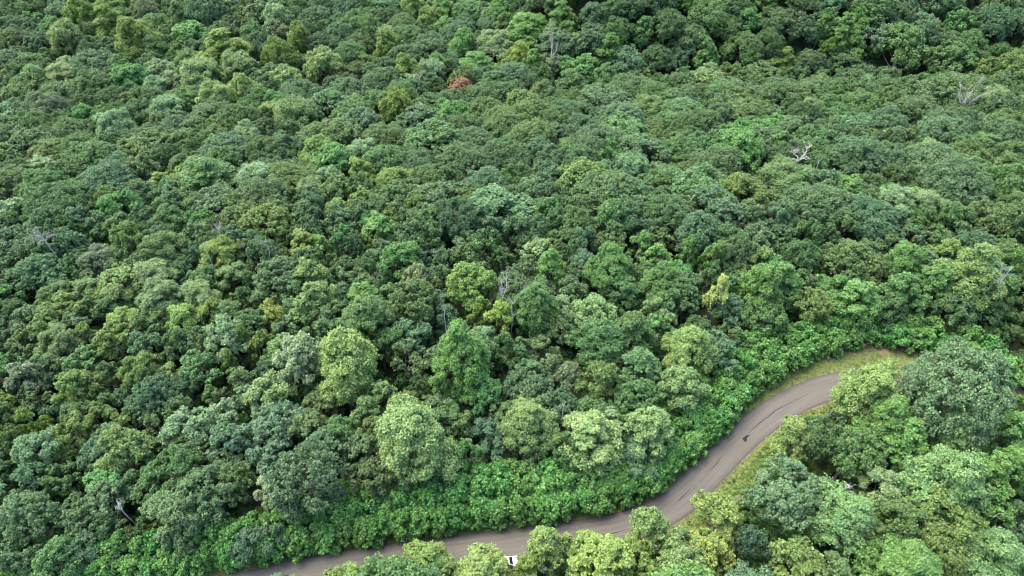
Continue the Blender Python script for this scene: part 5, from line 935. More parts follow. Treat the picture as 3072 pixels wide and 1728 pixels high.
SHRUBS=[
(-92.5, 43.8, 0.0, 6.1, 5.7, 1, 99),
(-89.6, 44.2, 0.0, 5.8, 6.5, 1, 10099),
(-88.1, 44.5, 0.0, 5.8, 5.4, 1, 199),
(-85.1, 44.9, 0.0, 5.3, 6.1, 1, 299),
(-82.1, 44.8, 0.0, 6.0, 6.1, 1, 499),
(-80.7, 45.3, 0.0, 5.5, 6.3, 1, 599),
(-77.7, 45.6, 0.0, 5.6, 5.8, 1, 799),
(-76.2, 45.3, 0.0, 5.2, 5.5, 1, 10799),
(-73.3, 46.0, 0.0, 5.3, 6.3, 1, 998),
(-71.8, 46.2, 0.0, 5.6, 6.6, 1, 1098),
(-68.8, 46.4, 0.0, 5.7, 5.6, 1, 1298),
(-67.3, 46.6, 0.0, 5.9, 5.9, 1, 1398),
(-64.4, 46.7, 0.0, 5.4, 5.6, 1, 1498),
(-61.5, 47.4, 0.0, 5.7, 6.5, 1, 1697),
(-58.5, 47.6, 0.0, 6.1, 6.6, 1, 1797),
(-57.1, 47.9, 0.0, 6.1, 6.5, 1, 1896),
(-54.2, 48.5, 0.0, 5.2, 6.2, 1, 2096),
(-51.5, 49.0, 0.0, 5.2, 6.3, 1, 2295),
(-50.0, 48.9, 0.0, 5.9, 6.2, 1, 2296),
(-47.2, 49.5, 0.0, 5.1, 5.7, 1, 2495),
(-44.5, 50.5, 0.0, 5.9, 6.5, 1, 2694),
(-43.0, 50.8, 0.0, 6.1, 6.3, 1, 12694),
(-39.9, 51.3, 0.0, 6.1, 6.5, 1, 2893),
(-38.3, 51.7, 0.0, 5.9, 6.0, 1, 2993),
(-35.3, 52.5, 0.0, 5.5, 6.1, 1, 3192),
(-33.7, 52.6, 0.0, 6.1, 5.6, 1, 3292),
(-30.6, 53.1, 0.0, 5.1, 5.9, 1, 3392),
(-27.6, 53.6, 0.0, 5.3, 6.5, 1, 3591),
(-26.1, 53.6, 0.0, 5.8, 6.1, 1, 3691),
(-23.2, 54.5, -0.0, 5.4, 6.7, 1, 3790),
(-21.7, 54.4, -0.0, 6.1, 5.4, 1, 3891),
(-20.2, 54.6, -0.0, 5.6, 6.6, 1, 3990),
(-17.2, 54.8, -0.0, 6.1, 6.5, 1, 4090),
(-14.2, 55.5, -0.0, 5.8, 6.5, 1, 4289),
(-11.3, 56.0, -0.0, 5.4, 6.1, 1, 4489),
(-9.8, 56.1, -0.0, 5.2, 6.5, 1, 14489),
(-6.8, 56.7, -0.0, 5.8, 6.7, 1, 4688),
(-3.9, 57.2, -0.0, 5.6, 5.8, 1, 4788),
(-2.3, 56.9, -0.0, 5.4, 6.1, 1, 4888),
(0.7, 57.3, -0.0, 5.4, 6.7, 1, 5088),
(3.6, 58.0, -0.0, 6.0, 5.8, 1, 5187),
(6.6, 58.2, -0.0, 6.3, 6.0, 1, 5387),
(8.0, 58.6, -0.0, 5.8, 5.7, 1, 5487),
(10.9, 58.8, -0.0, 5.6, 6.4, 1, 5586),
(13.8, 59.5, -0.0, 5.8, 6.1, 1, 5786),
(15.3, 59.4, -0.0, 6.0, 6.1, 1, 15786),
(17.9, 60.4, -0.0, 5.9, 6.4, 1, 5985),
(20.5, 61.0, -0.0, 5.2, 5.9, 1, 6085),
(21.7, 61.1, -0.0, 5.8, 5.9, 1, 6185),
(24.0, 62.0, -0.0, 5.1, 6.2, 1, 6284),
(26.3, 63.0, -0.0, 6.2, 6.6, 1, 6383),
(28.4, 64.5, -0.0, 5.9, 5.6, 1, 6482),
(29.3, 65.4, -0.0, 5.9, 5.6, 1, 6481),
(31.4, 66.9, -0.0, 5.4, 6.4, 1, 6580),
(32.3, 68.1, -0.0, 5.4, 6.4, 1, 6579),
(34.5, 70.0, -0.0, 5.7, 5.6, 1, 6678),
(35.8, 70.8, -0.0, 6.2, 6.6, 1, 6777),
(38.0, 72.8, -0.0, 5.7, 5.6, 1, 6875),
(40.4, 74.7, -0.0, 5.4, 6.6, 1, 6974),
(41.4, 75.9, -0.0, 5.4, 6.6, 1, 6973),
(43.9, 77.7, -0.0, 5.9, 5.8, 1, 7072),
(45.8, 80.4, -0.0, 6.1, 6.6, 1, 7170),
(47.0, 81.4, -0.0, 5.7, 6.1, 1, 7169),
(49.3, 83.7, -0.0, 6.2, 5.7, 1, 7268),
(51.8, 85.8, -0.0, 5.9, 6.3, 1, 7366),
(53.0, 87.1, -0.0, 5.4, 5.9, 1, 7365),
(55.9, 88.7, -0.0, 5.5, 6.6, 1, 7464),
(58.5, 91.1, -0.0, 5.9, 5.6, 1, 7563),
(61.5, 92.6, -0.0, 6.2, 6.5, 1, 7662),
(64.5, 94.4, -0.0, 6.2, 5.6, 1, 7761),
(66.2, 94.9, -0.0, 5.5, 6.0, 1, 7860),
(69.4, 96.8, -0.0, 5.3, 6.4, 1, 7959),
(72.7, 97.5, -0.0, 5.4, 5.7, 1, 8159),
(74.2, 98.2, -0.0, 6.1, 6.4, 1, 8158),
(77.5, 99.4, -0.0, 5.9, 5.9, 1, 8258),
(79.3, 99.7, -0.0, 5.7, 5.5, 1, 8358),
(83.2, 100.1, -0.0, 5.7, 5.4, 1, 8557),
(87.0, 100.1, -0.0, 5.6, 5.9, 1, 8657),
(88.9, 99.4, -0.0, 6.3, 5.8, 1, 8758),
(92.6, 98.8, -0.0, 6.0, 5.8, 1, 8958),
(94.4, 98.2, -0.0, 5.8, 6.4, 1, 9058),
(98.0, 96.9, -0.0, 5.1, 5.9, 1, 9159),
(101.6, 95.7, -0.0, 5.2, 6.5, 1, 9360),
(103.2, 94.4, -0.0, 5.6, 6.4, 1, 9460),
(106.6, 92.5, -0.0, 6.2, 6.1, 1, 9662),
(109.6, 90.0, -0.0, 6.1, 6.3, 1, 9863),
(112.3, 87.1, -0.0, 6.0, 6.6, 1, 9965),
(-91.4, 47.7, 0.0, 6.5, 7.6, 2, 96),
(-88.4, 47.7, 0.0, 7.1, 7.2, 2, 196),
(-85.4, 47.9, 0.0, 7.1, 7.2, 2, 396),
(-82.4, 48.3, 0.0, 7.1, 6.7, 2, 496),
(-79.5, 48.4, 0.0, 6.3, 7.1, 2, 696),
(-76.5, 49.0, 0.0, 6.8, 7.9, 2, 895),
(-73.6, 49.6, 0.0, 6.1, 6.9, 2, 1095),
(-70.7, 49.9, 0.0, 5.9, 7.9, 2, 1194),
(-66.2, 50.2, 0.0, 5.9, 8.1, 2, 1494),
(-63.3, 50.4, 0.0, 6.2, 7.9, 2, 1594),
(-60.3, 50.3, 0.0, 6.9, 6.8, 2, 1794),
(-57.6, 51.2, 0.0, 6.0, 6.7, 2, 1993),
(-56.2, 51.6, 0.0, 6.6, 7.9, 2, 11993),
(-53.4, 52.0, 0.0, 6.9, 7.9, 2, 2192),
(-50.6, 52.0, 0.0, 6.6, 7.6, 2, 2292),
(-48.0, 52.7, 0.0, 7.0, 7.1, 2, 2492),
(-45.4, 53.9, 0.0, 5.9, 7.2, 2, 2591),
(-42.3, 54.6, 0.0, 6.2, 7.7, 2, 2790),
(-39.1, 55.3, 0.0, 6.3, 8.0, 2, 2989),
(-35.8, 55.6, 0.0, 6.2, 8.0, 2, 3189),
(-32.6, 55.8, 0.0, 7.0, 7.0, 2, 3289),
(-29.6, 56.8, 0.0, 6.9, 7.2, 2, 3488),
(-26.6, 57.6, 0.0, 6.6, 8.1, 2, 3687),
(-23.5, 57.0, -0.0, 6.2, 6.9, 2, 3788),
(-20.7, 58.4, -0.0, 6.8, 8.0, 2, 3986),
(-16.2, 58.7, -0.0, 6.3, 7.8, 2, 4186),
(-14.7, 58.9, -0.0, 6.9, 7.9, 2, 4286),
(-10.3, 59.7, -0.0, 6.4, 8.2, 2, 4485),
(-7.2, 59.5, -0.0, 5.9, 6.6, 2, 4686),
(-5.8, 60.3, -0.0, 6.8, 8.1, 2, 4785),
(-1.3, 61.0, -0.0, 6.2, 7.9, 2, 4984),
(0.2, 61.0, -0.0, 6.7, 7.3, 2, 5084),
(3.2, 61.3, -0.0, 5.8, 7.1, 2, 5184),
(6.1, 61.5, -0.0, 6.9, 7.1, 2, 5384),
(10.4, 62.1, -0.0, 6.5, 8.0, 2, 5583),
(13.3, 62.3, -0.0, 6.8, 6.7, 2, 5683),
(15.9, 63.6, -0.0, 6.9, 7.4, 2, 5882),
(18.5, 63.4, -0.0, 6.3, 6.6, 2, 5982),
(20.8, 63.9, -0.0, 6.0, 7.4, 2, 6082),
(22.8, 64.7, -0.0, 6.7, 6.8, 2, 6181),
(24.5, 66.3, -0.0, 6.9, 7.2, 2, 6280),
(26.2, 67.7, -0.0, 7.0, 7.2, 2, 6279),
(28.0, 68.9, -0.0, 6.0, 7.0, 2, 6378),
(30.3, 70.4, -0.0, 6.7, 7.1, 2, 6477),
(32.2, 72.5, -0.0, 7.0, 6.7, 2, 6575),
(34.5, 74.3, -0.0, 6.4, 7.7, 2, 6674),
(37.1, 76.0, -0.0, 7.1, 7.6, 2, 6772),
(39.6, 78.0, -0.0, 6.3, 7.0, 2, 6871),
(41.5, 80.6, -0.0, 5.8, 6.9, 2, 6969),
(44.2, 82.5, -0.0, 5.8, 7.4, 2, 7068),
(46.5, 84.7, -0.0, 6.8, 7.1, 2, 7167),
(48.9, 87.0, -0.0, 5.8, 6.9, 2, 7165),
(51.1, 90.0, -0.0, 6.8, 8.0, 2, 7263),
(52.7, 90.7, -0.0, 6.5, 7.3, 2, 7363),
(57.0, 94.0, -0.0, 6.4, 7.7, 2, 7460),
(58.8, 94.4, -0.0, 7.1, 6.9, 2, 7560),
(63.1, 97.9, -0.0, 6.6, 7.0, 2, 7658),
(66.7, 99.4, -0.0, 6.3, 7.5, 2, 7857),
(70.3, 100.1, -0.0, 6.5, 6.7, 2, 7957),
(73.5, 101.8, -0.0, 5.8, 7.2, 2, 8056),
(77.1, 102.3, -0.0, 6.5, 8.0, 2, 8255),
(81.0, 103.3, -0.0, 6.3, 7.2, 2, 8355),
(85.1, 103.8, -0.0, 6.1, 7.4, 2, 8555),
(89.2, 103.2, -0.0, 6.3, 6.8, 2, 8755),
(93.1, 102.2, -0.0, 6.0, 7.7, 2, 8956),
(97.0, 101.0, -0.0, 6.5, 7.1, 2, 9056),
(102.8, 98.7, -0.0, 7.0, 7.6, 2, 9358),
(104.6, 97.4, -0.0, 6.7, 7.8, 2, 9458),
(108.2, 95.0, -0.0, 6.3, 7.0, 2, 9660),
(113.0, 90.9, -0.0, 6.0, 6.8, 2, 9963),
(115.7, 87.4, -0.0, 6.5, 7.0, 2, 9965),
(-39.7, 58.1, 0.0, 7.1, 6.7, 3, 2987),
(-36.5, 59.7, 0.0, 6.2, 7.7, 3, 3185),
(-33.1, 59.3, 0.0, 7.1, 7.7, 3, 3286),
(-28.5, 60.3, 0.0, 6.4, 7.5, 3, 3585),
(-25.5, 60.8, 0.0, 6.3, 6.6, 3, 3685),
(-21.0, 60.9, -0.0, 6.4, 6.7, 3, 3985),
(-18.0, 61.2, -0.0, 6.2, 7.4, 3, 4084),
(-15.2, 62.7, -0.0, 6.2, 7.7, 3, 4283),
(-10.6, 62.3, -0.0, 7.1, 7.9, 3, 4483),
(-6.2, 63.4, -0.0, 7.0, 6.9, 3, 4682),
(-3.2, 63.6, -0.0, 6.5, 8.0, 3, 4882),
(-0.3, 64.9, -0.0, 6.5, 6.7, 3, 4981),
(2.8, 64.2, -0.0, 6.5, 6.8, 3, 5182),
(7.1, 64.5, -0.0, 7.6, 7.5, 3, 5381),
(11.4, 65.3, -0.0, 6.3, 7.9, 3, 5581),
(14.1, 65.9, -0.0, 6.6, 7.4, 3, 5780),
(16.6, 66.4, -0.0, 6.7, 7.0, 3, 5880),
(18.8, 66.8, -0.0, 7.4, 7.7, 3, 5979),
(20.5, 67.6, -0.0, 6.8, 7.4, 3, 6079),
(22.9, 69.0, -0.0, 6.7, 6.7, 3, 6178),
(25.7, 70.1, -0.0, 6.9, 7.7, 3, 6277),
(27.3, 71.7, -0.0, 7.2, 6.9, 3, 6376),
(29.6, 75.3, -0.0, 7.1, 6.6, 3, 6473),
(31.9, 77.0, -0.0, 6.2, 6.7, 3, 6572),
(34.0, 79.4, -0.0, 7.1, 6.7, 3, 6570),
(38.3, 81.8, -0.0, 7.4, 7.1, 3, 6768),
(40.1, 84.8, -0.0, 6.7, 7.9, 3, 6866),
(44.1, 87.9, -0.0, 6.4, 7.1, 3, 6964),
(46.7, 90.2, -0.0, 7.2, 8.0, 3, 7063),
(49.3, 92.8, -0.0, 6.2, 7.0, 3, 7161),
(53.9, 96.1, -0.0, 7.0, 7.7, 3, 7359),
(57.0, 98.2, -0.0, 7.3, 7.4, 3, 7458),
]
DEAD=[
(-2.1, 101.7, -0.04, 3.3, 7.9, 17.5, 'snag', 'tall pale forked dead snag beside the yellow-green oak dome'),
(3.8, 100.6, -0.01, 8.5, 4.6, 17.5, 'fan', 'wide fan of bare silver dead twigs above a bright crown'),
(-0.1, 97.8, -0.0, 3.0, 3.2, 17.5, 'fan', 'bare grey dead branches fallen at the foot of the forked snag'),
(-14.4, 96.1, -0.0, 2.0, 3.1, 17.5, 'fork', 'small pale dead fork poking above a dark teal crown'),
(-9.3, 91.2, -0.0, 3.4, 3.7, 17.5, 'fork', 'pale dead limb bent sideways left of the vivid yellow-green poplar'),
(155.1, 205.4, -15.37, 11.1, 11.2, 17.5, 'bare', 'large bare white dead tree with spreading twigs high in the forest'),
(81.7, 160.0, -6.29, 7.3, 7.0, 17.5, 'antler', 'thick bleached antler-like dead limbs above dark oaks'),
(85.5, 155.6, -5.29, 2.8, 2.3, 17.5, 'fork', 'little bleached dead fork beside the antler-like dead tree'),
(124.8, 198.4, -14.44, 4.6, 3.6, 17.5, 'fork', 'pale dead twigs at the edge of the big dark gap'),
(-72.0, 124.5, -3.06, 3.6, 4.0, 17.5, 'bare', 'small tangled pale dead top among oaks in the open forest'),
(-114.8, 123.0, -3.68, 7.7, 5.4, 17.5, 'bare', 'grey leafless spreading tree near the frame edge'),
(-73.5, 118.5, -2.17, 1.4, 1.6, 17.5, 'fork', 'tiny pale dead stub just under the tangled dead top'),
(-58.8, 119.1, -2.02, 2.4, 2.0, 17.5, 'fork', 'short pale dead sprig between two dark oaks'),
(17.0, 269.1, -32.25, 5.0, 10.4, 17.5, 'snag', 'slender upright grey dead snag in front of the dark hillside'),
(-36.9, 246.9, -30.7, 4.7, 5.5, 17.5, 'fork', 'thin grey dead fork beside yellow-green crowns'),
(108.9, 104.1, -0.0, 2.3, 6.9, 17.5, 'snag', 'thin bare dead snag right of the very large pale poplar'),
(70.4, 106.6, -0.0, 3.3, 4.6, 9.0, 'bare', 'white dead twiggy top over a yellow-green tree above the bend'),
(81.7, 105.5, -0.0, 1.6, 4.2, 9.0, 'fork', 'crooked pale dead stem in front of bright green poplar'),
(60.1, 57.7, -0.0, 3.7, 3.6, 13.0, 'antler', 'crooked white dead branches between the two big inner oaks'),
(84.7, 52.4, -0.0, 3.3, 3.5, 13.0, 'fork', 'pale dead branch hanging over the dark gap inside the bend'),
(-69.2, 53.8, 0.0, 3.3, 4.6, 13.0, 'antler', 'pair of white dead limbs showing through a grey-green oak'),
(9.8, 72.3, -0.0, 1.8, 3.4, 17.5, 'fork', 'white bare dead stick rising from a dark gap'),
(35.4, 51.6, -0.0, 2.7, 3.7, 3.5, 'fork', 'bleached dead sprig on the weedy bank inside the bend'),
(42.8, 59.3, -0.0, 3.2, 4.4, 3.5, 'bare', 'grey twiggy dead shrub top on the weedy bank'),
]
CAR=(-0.85,48.36,0.129)
STAINS=[[(48.1, 74.22),(48.46, 73.67),(48.9, 73.75),(49.1, 74.3),(49.42, 74.78),(49.86, 75.17),(49.83, 75.33),(49.49, 75.09),(49.41, 75.33),(49.14, 75.09),(48.93, 74.78),(48.33, 74.62)],[(11.36, 52.3),(11.71, 51.98),(12.08, 51.86),(12.59, 52.11),(13.37, 52.55),(13.52, 52.81),(13.15, 52.93),(12.14, 52.74)]]
SEAMS=[[(43.0, 70.19),(41.64, 68.54),(39.83, 66.9)],[(35.24, 63.08),(33.29, 61.26),(32.16, 60.36)],[(22.41, 55.0),(18.51, 53.9),(12.16, 53.06)],[(64.88, 85.28),(57.25, 81.41),(51.11, 76.86),(49.83, 75.65)]]
SCRAPS=[(71.65, 89.02),(40.09, 69.29),(37.05, 63.93),(38.42, 64.15),(12.35, 55.06),(-3.87, 52.43),(1.93, 51.61)]
HEDGE_I=[0, 56, 94, 111, 126, 138, 152, 166]
HEDGE_O=[5.2,5.4,5.6,5.4,8.4,10.4,7.8,5.8]


# ------------------------------------------------------------------ helpers
def S(t):
    t = np.clip(t, 0, 1)
    return t * t * (3 - 2 * t)

def ground_z(x, y):
    x = np.asarray(x, float); y = np.asarray(y, float)
    z = -34 * S((y - 98 - 0.12 * x) / 190.0)
    z = z + 0.62 * S((x + 25) / 80.0) * np.maximum(0.0, np.minimum(y, 420.0) - 262.0)
    z = z - 5.0 * S((x + 25) / 80.0) * np.exp(-((y - 255) / 22.0) ** 2)
    return z

def mesh_np(name, V, Fc, mat=None, attrs=None, smooth=False):
    """Fc: (n,4) or (n,3) index array, or list of such arrays"""
    me = bpy.data.meshes.new(name)
    Fl = Fc if isinstance(Fc, list) else [Fc]
    Fl = [np.asarray(f, np.int32) for f in Fl if len(f)]
    nl = sum(f.size for f in Fl); nf = sum(len(f) for f in Fl)
    me.vertices.add(len(V)); me.vertices.foreach_set("co", np.asarray(V, np.float32).ravel())
    me.loops.add(nl); me.loops.foreach_set("vertex_index", np.concatenate([f.ravel() for f in Fl]))
    tot = np.concatenate([np.full(len(f), f.shape[1], np.int32) for f in Fl])
    st = np.concatenate([[0], np.cumsum(tot)[:-1]]).astype(np.int32)
    me.polygons.add(nf); me.polygons.foreach_set("loop_start", st); me.polygons.foreach_set("loop_total", tot)
    if smooth:
        me.polygons.foreach_set("use_smooth", np.ones(nf, bool))
    me.update(calc_edges=True)
    for k, (dom, arr) in (attrs or {}).items():
        a = me.attributes.new(k, 'FLOAT', dom)
        a.data.foreach_set("value", np.asarray(arr, np.float32))
    if mat: me.materials.append(mat)
    return me

def link(name, data, parent=None, **props):
    o = bpy.data.objects.new(name, data)
    COL.objects.link(o)
    if parent is not None: o.parent = parent
    for k, v in props.items(): o[k] = v
    return o

def nrm(v):
    return v / np.maximum(np.linalg.norm(v, axis=-1, keepdims=True), 1e-9)

def rand_dirs(r, n):
    return nrm(r.normal(size=(n, 3)))

# ------------------------------------------------------------------ materials
class NT:
    def __init__(s, name):
        s.m = bpy.data.materials.new(name); s.m.use_nodes = True
        s.t = s.m.node_tree; s.b = s.t.nodes["Principled BSDF"]; s.o = s.t.nodes["Material Output"]
    def n(s, typ, **kw):
        x = s.t.nodes.new(typ)
        for k, v in kw.items():
            if k == 'ins':
                for i, val in v.items(): x.inputs[i].default_value = val
            else: setattr(x, k, v)
        return x
    def l(s, a, b): s.t.links.new(a, b)
    def mix(s, f, a, b, blend='MIX'):
        x = s.n("ShaderNodeMix", data_type='RGBA', blend_type=blend)
        for sock, val in ((0, f), (6, a), (7, b)):
            if hasattr(val, 'links') or hasattr(val, 'is_linked'): s.l(val, x.inputs[sock])
            else: x.inputs[sock].default_value = val if sock == 0 else (*val, 1)[:4]
        return x.outputs[2]
    def ramp(s, f, stops):
        x = s.n("ShaderNodeValToRGB"); e = x.color_ramp.elements
        while len(e) < len(stops): e.new(0.5)
        for i, (p, c) in enumerate(stops): e[i].position = p; e[i].color = (*c, 1)
        s.l(f, x.inputs[0]); return x.outputs[0]
    def noise(s, scale, detail=4, rough=0.6, vec=None):
        x = s.n("ShaderNodeTexNoise", ins={'Scale': scale, 'Detail': detail, 'Roughness': rough})
        if vec is not None: s.l(vec, x.inputs['Vector'])
        return x.outputs[0]
    def math(s, op, a, b=0.0, c=None):
        x = s.n("ShaderNodeMath", operation=op)
        for i, v in enumerate((a, b) if c is None else (a, b, c)):
            if hasattr(v, 'is_linked'): s.l(v, x.inputs[i])
            else: x.inputs[i].default_value = v
        return x.outputs[0]

def leaf_material(name, trans=0.36, rough=0.55, spec=0.25, instanced=False):
    """one foliage shader: the leaf colour comes from each tree's own object colour, with leaf-to-leaf and age variation"""
    k = NT(name)
    oi = k.n("ShaderNodeObjectInfo")
    lv = k.n("ShaderNodeAttribute", attribute_name='lv').outputs['Fac']      # per leaf
    pv = k.n("ShaderNodeAttribute", attribute_name='pv').outputs['Fac']      # per leaf cluster
    drift = k.noise(0.33, 3, 0.6, k.n("ShaderNodeTexCoord").outputs['Object'])       # limb-to-limb differences of age and vigour
    pv = k.math('ADD', k.math('MULTIPLY', pv, 0.55), k.math('MULTIPLY_ADD', drift, 1.5, -0.52))
    val = k.math('MULTIPLY_ADD', lv, 0.5, 0.75)
    val2 = k.math('MULTIPLY_ADD', pv, 0.45, 0.78)
    hsv = k.n("ShaderNodeHueSaturation")
    hue = k.math('MULTIPLY_ADD', pv, -0.040, 0.520)
    k.l(hue, hsv.inputs['Hue']); hsv.inputs['Saturation'].default_value = 0.95
    k.l(k.math('MULTIPLY', val, val2), hsv.inputs['Value'])
    own = k.n("ShaderNodeAttribute", attribute_name='tint', attribute_type='INSTANCER').outputs['Color'] if instanced else oi.outputs['Color']
    k.l(own, hsv.inputs['Color'])
    c = hsv.outputs[0]
    # a few leaves turned over or yellowing
    odd = k.math('GREATER_THAN', lv, 0.94)
    c = k.mix(k.math('MULTIPLY', odd, 0.25), c, (0.26, 0.30, 0.12))
    k.l(c, k.b.inputs['Base Color'])
    k.b.inputs['Roughness'].default_value = rough
    k.b.inputs['Specular IOR Level'].default_value = spec
    tr = k.n("ShaderNodeBsdfTranslucent")
    k.l(k.mix(1.0, c, (1.0, 1.0, 0.55), 'MULTIPLY'), tr.inputs['Color'])
    ms = k.n("ShaderNodeMixShader"); ms.inputs[0].default_value = trans
    k.l(k.b.outputs[0], ms.inputs[1]); k.l(tr.outputs[0], ms.inputs[2]); k.l(ms.outputs[0], k.o.inputs['Surface'])
    return k.m

LEAF = leaf_material("broad_leaf")
NEEDLE = leaf_material("needle_leaf", trans=0.25, rough=0.6, spec=0.2)
GLOSSY = leaf_material("glossy_leaf", trans=0.34, rough=0.45, spec=0.35)
MASS_LEAF = leaf_material("mass_leaf", instanced=True)

def bark_material(name, c1, c2):
    k = NT(name)
    tc = k.n("ShaderNodeTexCoord"); mp = k.n("ShaderNodeMapping"); mp.inputs['Scale'].default_value = (3, 3, 0.6)
    k.l(tc.outputs['Object'], mp.inputs[0])
    f = k.noise(4, 5, 0.65, mp.outputs[0])
    k.l(k.ramp(f, [(0.3, c1), (0.7, c2)]), k.b.inputs['Base Color'])
    k.b.inputs['Roughness'].default_value = 0.9
    bp = k.n("ShaderNodeBump"); bp.inputs['Strength'].default_value = 0.6; k.l(f, bp.inputs['Height']); k.l(bp.outputs[0], k.b.inputs['Normal'])
    return k.m
BARK = bark_material("bark", (0.06, 0.045, 0.035), (0.20, 0.17, 0.14))
DEADWOOD = bark_material("bleached_wood", (0.16, 0.15, 0.14), (0.34, 0.325, 0.31))

def simple(name, c, rough=0.5, metal=0.0, spec=0.5, noise=0.0):
    k = NT(name)
    if noise:
        f = k.noise(noise, 4)
        k.l(k.ramp(f, [(0.3, tuple(v * 0.8 for v in c)), (0.7, tuple(min(1, v * 1.15) for v in c))]), k.b.inputs['Base Color'])
    else: k.b.inputs['Base Color'].default_value = (*c, 1)
    k.b.inputs['Roughness'].default_value = rough; k.b.inputs['Metallic'].default_value = metal
    k.b.inputs['Specular IOR Level'].default_value = spec
    return k.m

def floor_material():
    k = NT("forest_floor")
    tc = k.n("ShaderNodeTexCoord").outputs['Object']
    f = k.noise(0.35, 8, 0.7, tc); g = k.noise(0.06, 3, 0.5, tc)
    a = k.ramp(f, [(0.3, (0.012, 0.016, 0.009)), (0.5, (0.022, 0.026, 0.013)), (0.7, (0.042, 0.036, 0.022))])
    k.l(k.mix(g, a, (0.018, 0.033, 0.012)), k.b.inputs['Base Color'])
    k.b.inputs['Roughness'].default_value = 1.0
    k.b.inputs['Specular IOR Level'].default_value = 0.1
    return k.m

def verge_material():
    k = NT("verge_grass")
    tc = k.n("ShaderNodeTexCoord").outputs['Object']
    e = k.n("ShaderNodeAttribute", attribute_name='edge').outputs['Fac']      # 0 at the asphalt, 1 under the hedge
    f = k.noise(1.1, 8, 0.7, tc); g = k.noise(0.28, 5, 0.6, tc); h = k.noise(7.0, 5, 0.7, tc)
    grass = k.ramp(f, [(0.30, (0.056, 0.083, 0.021)), (0.5, (0.090, 0.112, 0.032)), (0.68, (0.154, 0.143, 0.060))])
    grass = k.mix(k.math('MULTIPLY', h, 0.55), grass, (0.041, 0.064, 0.017))
    dirt = k.ramp(h, [(0.3, (0.098, 0.061, 0.038)), (0.7, (0.217, 0.158, 0.105))])
    d = k.math('ADD', k.math('MULTIPLY', e, 0.75), k.math('MULTIPLY_ADD', g, 1.3, -0.62))
    d2 = k.ramp(d, [(0.33, (0, 0, 0)), (0.60, (1, 1, 1))])
    c = k.mix(d2, grass, dirt)
    lip = k.math('LESS_THAN', k.math('ADD', e, k.math('MULTIPLY', h, 0.10)), 0.11)    # gravelly lip against the asphalt
    c = k.mix(k.math('MULTIPLY', lip, 0.7), c, (0.105, 0.086, 0.068))
    k.l(c, k.b.inputs['Base Color']); k.b.inputs['Roughness'].default_value = 1.0; k.b.inputs['Specular IOR Level'].default_value = 0.1
    bp = k.n("ShaderNodeBump"); bp.inputs['Strength'].default_value = 0.5; bp.inputs['Distance'].default_value = 0.05
    k.l(h, bp.inputs['Height']); k.l(bp.outputs[0], k.b.inputs['Normal'])
    return k.m

def asphalt_material():
    k = NT("asphalt")
    tc = k.n("ShaderNodeTexCoord").outputs['Object']
    a = k.n("ShaderNodeAttribute", attribute_name='across').outputs['Fac']     # metres from the centre line
    s = k.n("ShaderNodeAttribute", attribute_name='along').outputs['Fac']
    cv = k.n("ShaderNodeCombineXYZ"); k.l(k.math('MULTIPLY', s, 0.05), cv.inputs[0]); k.l(k.math('MULTIPLY', a, 1.1), cv.inputs[1])
    streak = k.noise(1.6, 6, 0.65, cv.outputs[0])
    blot = k.noise(0.18, 4, 0.6, tc); fine = k.noise(9.0, 6, 0.75, tc)
    base = k.ramp(streak, [(0.30, (0.055, 0.049, 0.038)), (0.52, (0.077, 0.071, 0.056)), (0.72, (0.105, 0.096, 0.074))])
    base = k.mix(k.math('MULTIPLY', blot, 0.5), base, (0.070, 0.065, 0.053))
    base = k.mix(k.math('MULTIPLY', fine, 0.35), base, (0.049, 0.045, 0.035))
    # worn, lighter wheel tracks and a darker unworn strip along both edges
    ab = k.math('ABSOLUTE', a)
    wob = k.math('MULTIPLY_ADD', k.noise(0.5, 3, 0.6, tc), 1.2, -0.6)
    edge = k.ramp(k.math('MULTIPLY', k.math('ADD', ab, wob), 0.3), [(0.60, (0, 0, 0)), (0.95, (1, 1, 1))])
    base = k.mix(k.math('MULTIPLY', edge, 0.60), base, (0.032, 0.027, 0.023))
    k.l(base, k.b.inputs['Base Color']); k.b.inputs['Roughness'].default_value = 0.85; k.b.inputs['Specular IOR Level'].default_value = 0.3
    bp = k.n("ShaderNodeBump"); bp.inputs['Strength'].default_value = 0.35; bp.inputs['Distance'].default_value = 0.02
    k.l(fine, bp.inputs['Height']); k.l(bp.outputs[0], k.b.inputs['Normal'])
    return k.m

FLOOR, VERGE, ASPHALT = floor_material(), verge_material(), asphalt_material()
TAR = simple("fresh_tar", (0.009, 0.0085, 0.009), 0.8, spec=0.2, noise=6)

# ------------------------------------------------------------------ the setting: ground, road, verges
def axis(lo, hi, step, far):
    core = np.arange(lo, hi + step, step)
    d = step * np.cumprod(np.full(14, 1.62)); ext = np.cumsum(d); ext = ext[ext < far]
    return np.concatenate([(lo - ext)[::-1], core, hi + ext])
gx, gy = axis(-420, 420, 4.0, 5000), axis(-40, 460, 4.0, 5000)
X, Y = np.meshgrid(gx, gy)
Z = ground_z(X, Y)
Z = Z + 0.35 * np.sin(X * 0.21) * np.sin(Y * 0.17) * S((Y - 112 - 0.12 * X) / 25)
ny, nx = X.shape
idx = np.arange(nx * ny).reshape(ny, nx)
Fg = np.stack([idx[:-1, :-1], idx[:-1, 1:], idx[1:, 1:], idx[1:, :-1]], -1).reshape(-1, 4)
link("ground", mesh_np("ground", np.stack([X, Y, Z], -1).reshape(-1, 3), Fg, FLOOR, smooth=True), kind="structure")

R = np.array(ROAD)
Rt = np.gradient(R, axis=0); Rt = nrm(Rt); Rn = np.stack([-Rt[:, 1], Rt[:, 0]], 1)      # normal points to the outer (forest) side
RS = np.concatenate([[0], np.cumsum(np.linalg.norm(np.diff(R, axis=0), axis=1))])
HALF = 3.2

